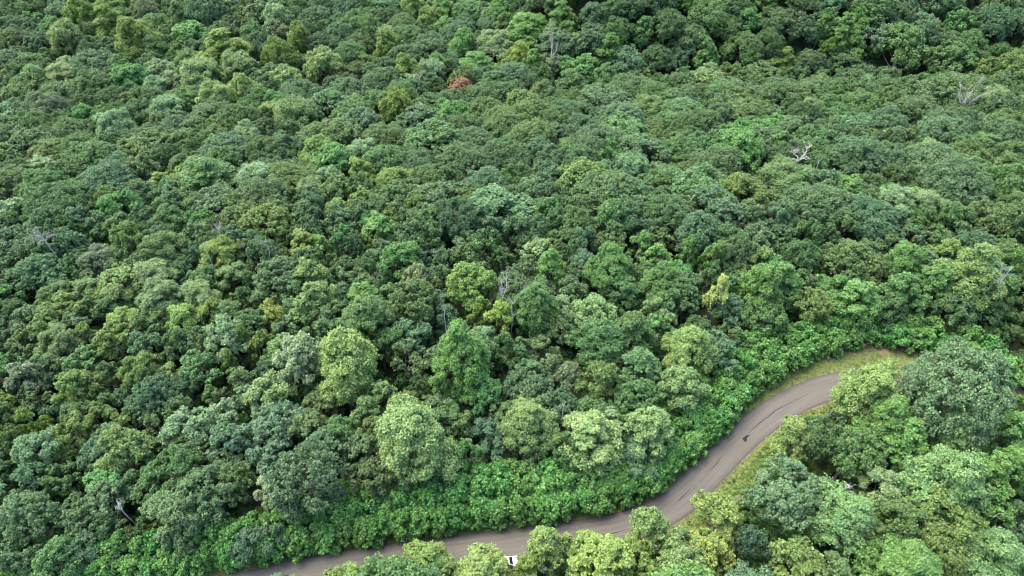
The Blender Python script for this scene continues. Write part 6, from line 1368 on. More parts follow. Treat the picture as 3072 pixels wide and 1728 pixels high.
def wobble(s, seed, amp):
    r = np.random.default_rng(seed); o = 0
    for f in (0.9, 0.37, 0.15, 1.9):
        o = o + np.sin(s * f + r.uniform(0, 6.28)) * r.uniform(0.4, 1.0)
    return o * amp / 2.0

def ribbon(offsets, zs):
    """offsets: list of arrays (metre offset from the centre line per station); zs: heights"""
    P = []
    for o, z in zip(offsets, zs):
        p = R + Rn * np.asarray(o)[:, None]
        P.append(np.column_stack([p, ground_z(p[:, 0], p[:, 1]) + z]))
    P = np.stack(P, 1); n, m = P.shape[:2]
    i = np.arange(n * m).reshape(n, m)
    Fc = np.stack([i[:-1, :-1], i[1:, :-1], i[1:, 1:], i[:-1, 1:]], -1).reshape(-1, 4)
    return P.reshape(-1, 3), Fc, n, m

one = np.ones(len(R))
wl, wr = HALF + wobble(RS, 1, 0.10), HALF + wobble(RS, 2, 0.10)
offs = [-(wr + 0.12)] + [-wr * f for f in (1, .8, .6, .4, .2)] + [0 * one] + [wl * f for f in (.2, .4, .6, .8, 1)] + [wl + 0.12]
zr = [-0.03] + [0.05 + 0.04 * (1 - abs(f)) for f in (-1, -.8, -.6, -.4, -.2, 0, .2, .4, .6, .8, 1)] + [-0.03]
V, Fc, n, m = ribbon(offs, zr)
A = np.stack(offs, 1).ravel(); L = np.repeat(RS, m)
road = link("road", mesh_np("road", V, Fc, ASPHALT, {'across': ('POINT', A), 'along': ('POINT', L)}, smooth=True), kind="structure")

hedge_off = np.interp(np.arange(len(R)), HEDGE_I, HEDGE_O)
outer = hedge_off + 1.5
fr = np.array([0, .08, .25, .5, .75, 1.0])
V, Fc, n, m = ribbon([wl - 0.25 + (outer - wl + 0.25) * f for f in fr], [0.025] * 6)
link("verge", mesh_np("verge", V, Fc, VERGE, {'edge': ('POINT', np.tile(fr, n))}, smooth=True), kind="structure")
V, Fc, n, m = ribbon([-(wr - 0.25 + 5.0 * f) for f in fr], [0.025] * 6)
link("verge", mesh_np("verge", V, Fc, VERGE, {'edge': ('POINT', np.tile(fr * 0.4 + .02, n))}, smooth=True), kind="structure")

def road_z(x, y):
    d = np.hypot(R[:, 0] - x, R[:, 1] - y); return 0.05 + 0.04 * (1 - min(1, d.min() / HALF))
def flat_patch(name, pts, lift, **props):
    c = np.mean(np.array(pts), 0)
    bumps = []
    P = np.array(pts); k = len(P)
    for i in range(k):                                   # ragged outline
        a, b = P[i], P[(i + 1) % k]
        for t in (0, .33, .66):
            bumps.append(a + (b - a) * t + rng.normal(0, 0.07, 2))
    B = np.array(bumps); V = [(*c, road_z(*c) + lift)] + [(x, y, road_z(x, y) + lift) for x, y in B]
    kk = len(B); Fc = np.array([[0, 1 + i, 1 + (i + 1) % kk] for i in range(kk)])
    return link(name, mesh_np(name, np.array(V), Fc, TAR), road, **props)
for pts in STAINS: flat_patch("tar_patch", pts, 0.02)
for pts in SEAMS:                                          # narrow cracks along the paving joint
    P = np.array(pts); t = np.linspace(0, len(P) - 1, 26)
    C = np.column_stack([np.interp(t, np.arange(len(P)), P[:, i]) for i in (0, 1)]) + rng.normal(0, 0.02, (26, 2))
    T = nrm(np.gradient(C, axis=0)); N2 = np.stack([-T[:, 1], T[:, 0]], 1); w = 0.07 * np.sin(np.linspace(0.25, math.pi - 0.25, 26))[:, None]
    A_, B_ = C + N2 * w, C - N2 * w
    V = np.concatenate([np.column_stack([Q, [road_z(*q) + 0.016 for q in Q]]) for Q in (A_, B_)])
    i = np.arange(25); Fc = np.stack([i, i + 1, i + 27, i + 26], -1)
    link("crack", mesh_np("crack", V, Fc, TAR), road)

# ------------------------------------------------------------------ foliage
def quads(P, N, L, Wd, r, along=None):
    n = len(P)
    if along is None: along = rand_dirs(r, n)
    a = nrm(along - N * np.sum(along * N, 1, keepdims=True)); b = np.cross(N, a)
    L = np.broadcast_to(np.asarray(L, float), (n,))[:, None]; Wd = np.broadcast_to(np.asarray(Wd, float), (n,))[:, None]
    fold = N * Wd * 0.16
    V = np.stack([P - a * L / 2, P + b * Wd / 2 + fold + a * L * 0.06, P + a * L / 2 - N * L * 0.10, P - b * Wd / 2 + fold + a * L * 0.06], 1)
    return V.reshape(-1, 3), np.arange(4 * n).reshape(n, 4)

def lobed_crown(seed, Rr, H, z0, shape, nm, nl, mp, kl, leaf, rag=0.35, puff=0.34, slim=(.6, .9)):
    """a crown of radius Rr between z0 and H: limb masses > lobes > leaf clusters > leaves"""
    r = np.random.default_rng(seed)
    hgt = H - z0; ph0 = r.uniform(0, 6.28)
    M, MR = [], []
    for i in range(nm):
        ph = ph0 + i * 2.39996 + r.uniform(-.45, .45)
        if shape == 'dome':                               # broad rounded top, open underneath
            ct = 1 - (i + 0.5) / nm * 1.15; st = math.sqrt(max(0, 1 - ct * ct))
            mr = Rr * r.uniform(.26, .40)
            rad = (Rr - mr * .85) * st * r.uniform(.75, 1.12); z = z0 + mr * .55 + (hgt - mr * 1.35) * (0.25 + 0.75 * max(ct, -.3)) * r.uniform(.88, 1.06)
        elif shape == 'cone':                             # taller, limbs in tiers, ragged pointed top
            t = (i + 0.5) / nm
            mr = Rr * (0.40 - 0.15 * t) * r.uniform(.75, 1.2)
            prof = (0.62 + 1.0 * t) if t < 0.35 else ((1.0 - t) / 0.65) ** 0.7 * 0.97
            rad = (Rr - mr * .8) * prof * r.uniform(.65, 1.15); z = z0 + mr * 0.5 + t * (hgt - 1.35 * mr)
        else:                                             # mound: leafy down to the ground
            ct = 1 - (i + 0.5) / nm * 1.05; st = math.sqrt(max(0, 1 - ct * ct))
            mr = Rr * r.uniform(.34, .48); rad = (Rr - mr * .8) * st * r.uniform(.85, 1.15); z = z0 + mr * .5 + (hgt - mr * 1.35) * (.08 + .92 * max(ct, 0)) * r.uniform(.85, 1.08)
        M.append((rad * math.cos(ph), rad * math.sin(ph), z)); MR.append(mr)
    M, MR = np.array(M), np.array(MR)
    # lopsided outline: some limbs reach further, some are short
    a_ = np.arctan2(M[:, 1], M[:, 0]); q_ = r.uniform(0, 6.28, 3); am = {'mound': .5, 'dome': .6, 'cone': .9}[shape]
    f_ = 1 + am * (.16 * np.sin(a_ + q_[0]) + .14 * np.sin(2 * a_ + q_[1]) + .10 * np.sin(3 * a_ + q_[2]))
    far_ = r.random(nm) < .18 * am
    f_ = np.where(far_, f_ * r.uniform(1.12, 1.32, nm), f_); MR = np.where(far_, MR * .72, MR)
    M[:, :2] *= f_[:, None]; M[:, 2] += am * .06 * hgt * np.sin(a_ * 1.0 + q_[1]) + r.normal(0, .03 * hgt * am, nm)
    core = np.array([0, 0, z0 + hgt * (.30 if shape != 'mound' else .1)])
    C, LR, LD = [], [], []
    for i in range(nm):
        outw = nrm((M[i] - core)[None])[0]
        d = nrm(rand_dirs(r, nl * 2) + 0.55 * outw + np.array([0, 0, .30]))
        c = M[i] + d * MR[i] * r.uniform(.62, .98, (len(d), 1)) * np.array([1, 1, .9])
        ok = np.ones(len(c), bool)
        for j in range(nm):
            if j != i: ok &= np.linalg.norm(c - M[j], axis=1) > MR[j] * .72
        c, d = c[ok][:nl], d[ok][:nl]
        C.append(c); LD.append(d); LR.append(MR[i] * r.uniform(.30, .50, len(c)))
    C, LR, LD = np.concatenate(C), np.concatenate(LR), np.concatenate(LD)
    k = np.repeat(np.arange(len(C)), mp)
    pd = nrm(rand_dirs(r, len(k)) + 0.65 * LD[k] + np.array([0, 0, .35]))
    PC = C[k] + pd * LR[k][:, None] * r.uniform(.65, 1.0, (len(k), 1)); PR = LR[k] * puff * r.uniform(.7, 1.35, len(k)); PV = r.random(len(k))
    j = np.repeat(np.arange(len(PC)), kl)
    ld = nrm(rand_dirs(r, len(j)) + 0.45 * pd[j] + np.array([0, 0, 0.15]))
    q = PC[j] + ld * PR[j][:, None] * (0.5 + rag * r.random((len(j), 1)) ** 2 + 0.3)
    N = nrm(0.45 * ld + np.array([0, 0, 0.42]) + 0.62 * rand_dirs(r, len(j)))
    sz = leaf * r.uniform(.65, 1.35, len(j)); lv, pv = r.random(len(j)), PV[j]
    ni = len(j) // 9                                      # leaves inside the masses, so that the crown is not hollow
    li = r.integers(0, nm, ni)
    qi = M[li] * np.array([.9, .9, 1]) + rand_dirs(r, ni) * MR[li][:, None] * r.uniform(.1, .62, (ni, 1))
    q = np.concatenate([q, qi]); N = np.concatenate([N, nrm(rand_dirs(r, ni) + np.array([0, 0, .6]))]); sz = np.concatenate([sz, leaf * 2.0 * r.uniform(.8, 1.2, ni)])
    lv = np.concatenate([lv, r.random(ni)]); pv = np.concatenate([pv, r.random(ni)])
    keep = q[:, 2] > 0.05
    al = None if slim[0] > .5 else nrm(np.concatenate([ld + .5 * pd[j], rand_dirs(r, ni)]) + np.array([0, 0, .5]))[keep]
    V, Fq = quads(q[keep], N[keep], sz[keep], sz[keep] * r.uniform(*slim, keep.sum()), r, al)
    return V, Fq, lv[keep], pv[keep], M

def tube(P, rad, sides=6):
    """tapered tube along the points P"""
    P = np.asarray(P, float); n = len(P)
    T = nrm(np.gradient(P, axis=0))
    ref = np.where(np.abs(T[:, 2:3]) > 0.9, np.array([[1.0, 0, 0]]), np.array([[0, 0, 1.0]]))
    U = nrm(np.cross(T, ref)); W_ = np.cross(T, U)
    a = np.linspace(0, 2 * math.pi, sides, endpoint=False)
    V = P[:, None] + np.asarray(rad, float)[:, None, None] * (np.cos(a)[None, :, None] * U[:, None] + np.sin(a)[None, :, None] * W_[:, None])
    i = np.arange(n * sides).reshape(n, sides); j = np.roll(i, -1, 1)
    Fc = np.stack([i[:-1], j[:-1], j[1:], i[1:]], -1).reshape(-1, 4)
    return V.reshape(-1, 3), Fc

def join(parts):
    V, Fc, o = [], [], 0
    for v, f in parts:
        V.append(v); Fc.append(f + o); o += len(v)
    return np.concatenate(V), np.concatenate(Fc)

def trunk_mesh(seed, H, z0, C, r0):
    r = np.random.default_rng(seed + 900)
    top = H * 0.72
    z = np.array([-0.6, 0.0, 0.5, z0 * .5, z0, (z0 + top) / 2, top])
    bend = np.cumsum(r.normal(0, 0.10, (7, 2)), 0); bend[:3] = 0
    P = np.column_stack([bend, z]); rad = r0 * np.array([1.5, 1.35, 1.0, .88, .75, .45, .12])
    parts = [tube(P, rad, 8)]
    order = r.permutation(len(C))[:9]
    for k in order:
        e = C[k]
        s = min(top * .92, max(z0 * .75, e[2] - 0.75 * math.hypot(e[0], e[1]) - .5))
        b = np.array([np.interp(s, z, P[:, 0]), np.interp(s, z, P[:, 1]), s])
        m1 = b + (e - b) * .4 + r.normal(0, .18, 3); m2 = b + (e - b) * .75 + r.normal(0, .22, 3) + np.array([0, 0, .25])
        rr = np.interp(s, z, rad) * 0.55
        parts.append(tube([b, m1, m2, e], [rr, rr * .7, rr * .42, rr * .12], 5))
    return join(parts)

VAR = {}            # (kind, size class) -> list of (crown mesh, trunk mesh, nominal width, nominal height)
def make_variant(kind, size, seed):
    mat = LEAF
    if kind == 'O':
        Rn_, H, z0 = {'s': (4.2, 11.5, 4.8), 'm': (6.2, 14.5, 6.0), 'l': (8.6, 18.0, 6.5)}[size]
        V, Fq, lv, pv, C = lobed_crown(seed, Rn_, H, z0, 'dome', *{'s': (11, 9, 7, 14, .32), 'm': (17, 10, 7, 15, .34), 'l': (27, 11, 8, 16, .34)}[size], rag=.5)
    elif kind == 'H':
        Rn_, H, z0 = {'s': (3.2, 10.5, 3.4), 'm': (4.9, 14.0, 4.8), 'l': (6.6, 17, 5.5)}[size]
        V, Fq, lv, pv, C = lobed_crown(seed, Rn_, H, z0, 'dome', *{'s': (8, 9, 7, 14, .36), 'm': (12, 10, 7, 15, .38), 'l': (16, 11, 7, 16, .41)}[size], rag=.9, puff=.38)
    elif kind == 'P':
        Rn_, H, z0 = {'s': (3.4, 13.0, 3.5), 'm': (5.0, 17.5, 4.8), 'l': (7.4, 21.5, 6.0)}[size]
        V, Fq, lv, pv, C = lobed_crown(seed, Rn_, H, z0, 'cone', *{'s': (14, 8, 7, 16, .34), 'm': (20, 9, 7, 17, .36), 'l': (32, 10, 8, 17, .37)}[size], rag=1.1, puff=.42)
    elif kind == 'M':
        Rn_, H, z0 = {'s': (3.6, 12.0, 4.5), 'm': (5.4, 15.5, 5.5), 'l': (7.2, 18.5, 6)}[size]
        V, Fq, lv, pv, C = lobed_crown(seed, Rn_, H, z0, 'dome', *{'s': (10, 9, 7, 15, .36), 'm': (15, 10, 7, 16, .37), 'l': (20, 11, 8, 17, .38)}[size], rag=1.2, puff=.40); mat = GLOSSY
    elif kind == 'N':
        Rn_, H, z0 = {'s': (3.6, 12.0, 4.0), 'm': (5.2, 16.0, 6.0), 'l': (6.8, 18, 7)}[size]
        V, Fq, lv, pv, C = lobed_crown(seed, Rn_, H, z0, 'dome', *{'s': (10, 9, 9, 16, .62), 'm': (16, 10, 9, 17, .66), 'l': (21, 10, 9, 18, .70)}[size], rag=1.3, puff=.50, slim=(.16, .30)); mat = NEEDLE
    elif kind == 'L':
        Rn_, H, z0 = {'s': (2.8, 8.0, 2.2), 'm': (4.2, 10.5, 3.0), 'l': (5.6, 13, 4)}[size]
        V, Fq, lv, pv, C = lobed_crown(seed, Rn_, H, z0, 'dome', *{'s': (8, 9, 9, 16, .24), 'm': (12, 10, 9, 18, .26), 'l': (16, 10, 10, 18, .28)}[size], rag=1.0, puff=.46); mat = NEEDLE
    elif kind == 'S':
        Rn_, H, z0 = 2.6, 5.0, 0.0
        V, Fq, lv, pv, C = lobed_crown(seed, Rn_, H, z0, 'mound', 11, 9, 7, 11, .36, rag=.9, puff=.40); mat = GLOSSY
    cm = mesh_np("crown", V, Fq, mat, {'lv': ('FACE', lv), 'pv': ('FACE', pv)})
    if kind == 'S':
        r = np.random.default_rng(seed); parts = []
        for q in range(6):
            e = C[q % len(C)]; b = np.array([*r.normal(0, .35, 2), -.2])
            parts.append(tube([b, b * .5 + e * .5 + r.normal(0, .12, 3), e], [.06, .045, .015], 5))
        tv, tf = join(parts)
    else:
        tv, tf = trunk_mesh(seed, H, max(z0, 1.5), C, 0.024 * H * (1.15 if kind == 'O' else 1.0))
    tm = mesh_np("trunk", tv, tf, BARK, smooth=True)
    ext = np.percentile(np.hypot(V[:, 0], V[:, 1]), 97) * 2
    return cm, tm, ext, float(np.percentile(V[:, 2], 99.5))

NV = {'O': (4, 7, 5), 'H': (4, 5, 3), 'P': (3, 5, 5), 'M': (2, 3, 2), 'N': (2, 3, 1), 'L': (1, 2, 1)}
LIM = {'O': (10.2, 14.8), 'H': (8.0, 11.6), 'P': (8.2, 12.2), 'M': (8.8, 12.5), 'N': (8.8, 12), 'L': (7, 9.8)}
seed = 100
for k_, ns in NV.items():
    for sz_, n_ in zip('sml', ns):
        VAR[k_, sz_] = []
        for _ in range(n_):
            seed += 1; VAR[k_, sz_].append(make_variant(k_, sz_, seed))
VAR['S', 'm'] = [make_variant('S', 'm', 700 + i) for i in range(5)]

def size_class(k, D):
    a, b = LIM[k]; return 's' if D < a else 'm' if D < b else 'l'

LC = {'dk': (0.036, 0.078, 0.026), 'gr': (0.055, 0.098, 0.042), 'bg': (0.046, 0.1, 0.052), 'ol': (0.062, 0.106, 0.03), 'md': (0.048, 0.118, 0.032), 'br': (0.078, 0.18, 0.03), 'yg': (0.125, 0.195, 0.032), 'yb': (0.165, 0.25, 0.028), 'yb2': (0.15, 0.225, 0.055), 'pa': (0.15, 0.225, 0.066), 'pa2': (0.125, 0.205, 0.058), 'pg': (0.125, 0.22, 0.1), 'si': (0.2, 0.27, 0.14), 'sb': (0.23, 0.30, 0.15), 'lb': (0.07, 0.15, 0.066), 'gg': (0.125, 0.185, 0.07), 'gy': (0.125, 0.145, 0.085), 'yo': (0.09, 0.142, 0.027), 'yo2': (0.115, 0.195, 0.03), 'em': (0.048, 0.16, 0.034), 'te': (0.036, 0.088, 0.056), 'tl': (0.075, 0.145, 0.085), 'tg': (0.06, 0.112, 0.062), 'gl': (0.09, 0.152, 0.066), 'bw': (0.066, 0.098, 0.036), 'gb': (0.1, 0.13, 0.076), 'bp': (0.16, 0.19, 0.095), 'ye': (0.18, 0.215, 0.028), 'yl': (0.25, 0.3, 0.075), 'yw': (0.165, 0.21, 0.04), 'ru': (0.26, 0.11, 0.055), 'bm': (0.062, 0.152, 0.032), 'dkp': (0.048, 0.118, 0.036), 'pm': (0.11, 0.205, 0.062)}
MEAN = np.array((.072, .137, .040))
LC = {k_: tuple(MEAN + (np.array(v_) - MEAN) * (.62 if k_ not in ('ru', 'yl') else .8)) for k_, v_ in LC.items()}
def tint(c, amt=0.10):
    base = np.array(LC[c]); v = 1.2 * (1 + rng.uniform(-amt, amt)); h = rng.uniform(-amt, amt) * .6
    return (*np.clip(base * v * np.array([1 + h, 1.0, 1 - h]), .01, .9), 1.0)

CW = {'dk': 'dark green', 'gr': 'grey-green', 'bg': 'blue-green', 'ol': 'olive green', 'md': 'mid green', 'br': 'bright green', 'yg': 'yellow-green', 'yb': 'vivid yellow-green', 'yb2': 'pale yellow-green', 'pa': 'pale green', 'pa2': 'light green', 'pg': 'pale mint-green', 'si': 'silvery green', 'sb': 'bright silvery', 'lb': 'light blue-green', 'gg': 'soft grass-green', 'gy': 'greyish brown-green', 'yo': 'yellowish olive', 'yo2': 'yellow-green', 'em': 'emerald green', 'te': 'dark teal', 'tl': 'light teal', 'tg': 'blue-grey', 'gl': 'light grey-green', 'bw': 'brownish olive', 'gb': 'grey-brown', 'bp': 'pale brownish', 'ye': 'mustard yellow-green', 'yl': 'yellow', 'yw': 'dull yellow-green', 'ru': 'rust-brown', 'bm': 'rich green', 'dkp': 'deep green', 'pm': 'pale fresh-green'}
KW = {'O': 'rounded oak', 'H': 'clumpy hickory', 'P': 'upright poplar', 'M': 'ragged maple', 'N': 'feathery pine', 'L': 'soft-leaved locust'}
ONES = "zero one two three four five six seven eight nine ten eleven twelve thirteen fourteen fifteen sixteen seventeen eighteen nineteen".split()
TENS = "x x twenty thirty forty fifty sixty seventy eighty ninety".split()
def num(n): return ONES[n] if n < 20 else TENS[n // 10] + ('' if n % 10 == 0 else '-' + ONES[n % 10])
def spot(p): return f"{num(p // 100)} percent across and {num(p % 100)} percent down the picture"
NAMES = dict(O='oak_tree', H='hickory_tree', P='poplar_tree', M='maple_tree', N='pine_tree', L='locust_tree')
GROUPS = dict(O='oaks of the forest', H='hickories of the forest', P='poplars of the forest', M='maples of the forest', N='pines of the forest', L='locusts near the road')
def place_tree(x, y, z, D, H, k, c, label):
    vs = VAR[k, size_class(k, D)]
    if isinstance(label, int): label = f"{CW[c]} {KW[k]} {spot(label)}"
    cm, tm, Dn, Hn = vs[rng.integers(len(vs))]
    root = link(NAMES[k], None, label=label, category='tree', group=GROUPS[k])
    root.empty_display_size = 0.5
    root.location = (x, y, z); sx = D / Dn
    root.scale = (sx * rng.uniform(.86, 1.14), sx * rng.uniform(.86, 1.14), H / Hn * rng.uniform(.94, 1.08))
    root.rotation_euler = (rng.normal(0, .07), rng.normal(0, .07), rng.uniform(0, 6.283))
    cr = link("crown", cm, root); cr.color = tint(c)
    link("trunk", tm, root)
    return root
for row in TREES: place_tree(*row)

# ------------------------------------------------------------------ roadside hedge
SHW = ('glossy green', 'leafy green', 'broad green', 'dense green')
for (x, y, z, D, H, row_, lab) in SHRUBS:
    cm, tm, Dn, Hn = VAR['S', 'm'][rng.integers(5)]
    lab = f"{SHW[lab // 10000]} {('front', 'middle', 'back')[row_ - 1]}-row shrub in roadside hedge {spot(lab % 10000)}"
    root = link("roadside_shrub", None, label=lab, category='shrub', group='shrubs of the roadside hedge')
    root.location = (x, y, z); root.scale = (D / Dn, D / Dn * rng.uniform(.9, 1.15), H / Hn)
    root.rotation_euler = (0, 0, rng.uniform(0, 6.283))
    f = link("foliage", cm, root); link("stem", tm, root)
    v = rng.uniform(.92, 1.15); f.color = (0.080 * v * rng.uniform(.85, 1.2), .212 * v, .040 * v, 1)

# ------------------------------------------------------------------ dead trees
def grow(r, b, d, ln, rad, depth, up, spread, kinks, out):
    n = 4 + kinks; P = [b]; dd = d.copy()
    for i in range(n):
        dd = nrm(dd + r.normal(0, .16 + .05 * kinks, 3) + np.array([0, 0, up * .12])); P.append(P[-1] + dd * ln / n)
    P = np.array(P); out.append(tube(P, np.linspace(rad, rad * .35, len(P)), 5))
    if depth > 0:
        for q in range(r.integers(2, 5)):
            i = r.integers(1, n + 1)
            sd_ = nrm(dd + spread * rand_dirs(r, 1)[0] + np.array([0, 0, up * .5]))
            grow(r, P[i], sd_, ln * r.uniform(.40, .68), rad * .5, depth - 1, up, spread, kinks, out)
for q, (x, y, z, w, h, hc, form, lab) in enumerate(DEAD):
    r = np.random.default_rng(300 + q)
    root = link("dead_tree", None, label=lab, category='dead tree', group='dead trees in the forest')
    root.location = (x, y, z)
    zb = max(hc - h * .5, 0.3); n0 = max(3, int(zb))
    P = np.column_stack([np.cumsum(r.normal(0, .08, n0)), np.cumsum(r.normal(0, .08, n0)), np.linspace(-.5, zb, n0)]); P[:, :2] -= P[-1, :2]
    f_ = .5 if y < 100 else .75 if y < 160 else .85; w, h = w * f_, h * f_; tr = min(.22, .06 + .015 * h) * (.8 if y < 160 else 1.5)
    link("trunk", mesh_np("trunk", *tube(P, np.linspace(tr * 1.3, tr, n0), 7), DEADWOOD, smooth=True), root)
    nb, depth, up, spread, kinks, thick = dict(snag=(3, 2, .9, .7, 1, .8), fan=(9, 2, .8, .8, 0, .45), fork=(2, 1, .6, .9, 1, .8), bare=(6, 3, .5, .9, 0, .55), antler=(4, 2, .5, 1.0, 3, 1.0))[form]
    for i in range(nb):
        a = 6.283 * i / nb + r.uniform(-.3, .3); tilt = r.uniform(.15, .5) if form == 'snag' else r.uniform(.4, 1.0)
        hx = w / max(h, .1)
        d = nrm(np.array([math.cos(a) * tilt * min(hx, 1.6), math.sin(a) * tilt * .8, 1.0]))
        out = []
        grow(r, P[-1] + np.array([0, 0, -.05]), d, max(h, w * .55) * r.uniform(.65, .95), tr * thick, depth, up, spread, kinks, out)
        link("branch", mesh_np("branch", *join(out), DEADWOOD, smooth=True), root)

# ------------------------------------------------------------------ white car at the road edge
def bevel_box(name, x0, x1, y0, y1, z0, z1, mat, parent, b=.05, taper=None):
    import bmesh
    bm = bmesh.new(); bmesh.ops.create_cube(bm, size=1)
    for v in bm.verts:
        tx, ty = (taper if taper and v.co.z > 0 else (1, 1))
        v.co = Vector(((x0 + x1) / 2 + v.co.x * (x1 - x0) * tx, (y0 + y1) / 2 + v.co.y * (y1 - y0) * ty, (z0 + z1) / 2 + v.co.z * (z1 - z0)))
    if b: bmesh.ops.bevel(bm, geom=list(bm.edges), offset=b, segments=3, affect='EDGES', profile=.6)
    me = bpy.data.meshes.new(name); bm.to_mesh(me); bm.free(); me.materials.append(mat)
    for p in me.polygons: p.use_smooth = True
    return link(name, me, parent)
def prism(name, prof, y0, y1, mat, parent, b=0.0, inset=0.0):
    """side profile (x,z) extruded across y; the upper points lean inwards by inset per metre above 0.95"""
    import bmesh
    bm = bmesh.new(); n = len(prof)
    def yy(z, y): 
        return y * (1 - inset * max(0, z - .95))
    A = [bm.verts.new((x, yy(z, y0), z)) for x, z in prof]; B = [bm.verts.new((x, yy(z, y1), z)) for x, z in prof]
    bm.faces.new(A[::-1]); bm.faces.new(B)
    for i in range(n): bm.faces.new((A[i], A[(i + 1) % n], B[(i + 1) % n], B[i]))
    bmesh.ops.recalc_face_normals(bm, faces=bm.faces)
    if b: bmesh.ops.bevel(bm, geom=list(bm.edges), offset=b, segments=2, affect='EDGES')
    me = bpy.data.meshes.new(name); bm.to_mesh(me); bm.free(); me.materials.append(mat)
    return link(name, me, parent)
PAINT = simple("white_paint", (.62, .63, .64), .3); GLASS = simple("dark_glass", (.012, .014, .016), .08, spec=.8)
RUB = simple("tyre_rubber", (.02, .02, .02), .85); RIM = simple("wheel_rim", (.45, .45, .46), .35, .8)
LAMP = simple("lamp_lens", (.7, .7, .68), .15); RED = simple("tail_lens", (.35, .02, .02), .2); PLAS = simple("black_plastic", (.03, .03, .03), .6)
car = link("parked_car", None, label="white car at the roadside partly hidden under a yellow-green poplar", category="car")
car.location = (CAR[0], CAR[1], 0.055); car.rotation_euler = (0, 0, CAR[2])
body = prism("body", [(-2.2, .32), (-2.25, .62), (-2.22, .95), (-1.95, 1.02), (.95, 1.0), (1.75, .93), (2.15, .80), (2.25, .58), (2.2, .32)], -.90, .90, PAINT, car, b=.06)
cabin = prism("roof", [(-2.12, .96), (-1.90, 1.56), (-1.60, 1.66), (.05, 1.66), (.30, 1.60), (1.05, .96)], -.86, .86, PAINT, car, b=.04, inset=.22)
for sy in (-1, 1):
    def side(x0, x1, xt0, xt1):
        z0, z1 = 1.04, 1.50
        y = lambda z: sy * (.86 * (1 - .22 * (z - .95)) + .006)
        V = np.array([(x0, y(z0), z0), (x1, y(z0), z0), (xt1, y(z1), z1), (xt0, y(z1), z1)])
        w_ = link("window", mesh_np("window", V, np.array([[0, 1, 2, 3]] if sy > 0 else [[3, 2, 1, 0]]), GLASS), cabin)
    side(-1.92, -1.25, -1.78, -1.22); side(-1.15, -.20, -1.15, -.22); side(-.10, .86, -.10, .28)
    bevel_box("mirror", .72, .92, sy * .90 if sy > 0 else -1.10, 1.10 if sy > 0 else -.90, .98, 1.12, PLAS, car, .03)
    bevel_box("headlight", 2.10, 2.235, sy * .72 - .16, sy * .72 + .16, .62, .76, LAMP, car, .03)
    bevel_box("tail_light", -2.275, -2.20, sy * .78 - .10, sy * .78 + .10, .66, .96, RED, car, .02)
    for sx_ in (-1.35, 1.38):
        a = np.linspace(0, 2 * math.pi, 20, endpoint=False)
        def disc(r_, ya, yb):
            Vv = np.concatenate([np.column_stack([sx_ + r_ * np.cos(a), np.full(20, yv), .34 + r_ * np.sin(a)]) for yv in (ya, yb)])
            i = np.arange(20); j = (i + 1) % 20
            return Vv, [np.stack([i, j, j + 20, i + 20], -1), np.array([i[::-1]]), np.array([i + 20])]
        Vv, Ff = disc(.34, sy * .70, sy * .92); wh = link("wheel", mesh_np("wheel", Vv, Ff, RUB), car)
        Vv, Ff = disc(.21, sy * .90, sy * .932); link("rim", mesh_np("rim", Vv, Ff, RIM), wh)
def pane(name, V, mat, parent): link(name, mesh_np(name, np.array(V), np.array([[0, 1, 2, 3]])), parent).data.materials.append(mat)
pane("windscreen", [(.99, -.70, 1.03), (.99, .70, 1.03), (.385, .64, 1.545), (.385, -.64, 1.545)], GLASS, cabin)
pane("rear_window", [(-2.105, .70, 1.03), (-2.105, -.70, 1.03), (-1.945, -.62, 1.47), (-1.945, .62, 1.47)], GLASS, cabin)
bevel_box("bumper", 2.16, 2.30, -.84, .84, .34, .52, PLAS, car, .04); bevel_box("bumper", -2.30, -2.17, -.84, .84, .34, .52, PLAS, car, .04)
bevel_box("number_plate", -2.29, -2.262, -.20, .20, .66, .80, LAMP, car, .004)

# ------------------------------------------------------------------ pale stones on the asphalt
STONE = simple("pale_stone", (.34, .32, .30), .8, noise=9)
SW = ["nearest the big grey-green oak in the bend", "just above the long paving crack", "between the two paving cracks, upper of two", "between the two paving cracks, lower of two", "right of the young poplar by the hedge", "left of the young poplar, close to hedge", "beside the white car on lower lane"]
for (x, y), w in zip(SCRAPS, SW):
    r = rng; v = rand_dirs(r, 10) * np.array([.10, .08, .06]) * r.uniform(.8, 1.2, (10, 1))
    import bmesh
    bm = bmesh.new()
    for p in v: bm.verts.new(p)
    bmesh.ops.convex_hull(bm, input=bm.verts)
    me = bpy.data.meshes.new("pale_stone"); bm.to_mesh(me); bm.free(); me.materials.append(STONE)
    o = link("pale_stone", me, label="small pale stone on the road " + w, category="stone", group="pale stones on the road")
    o.location = (x, y, road_z(x, y) + .03)

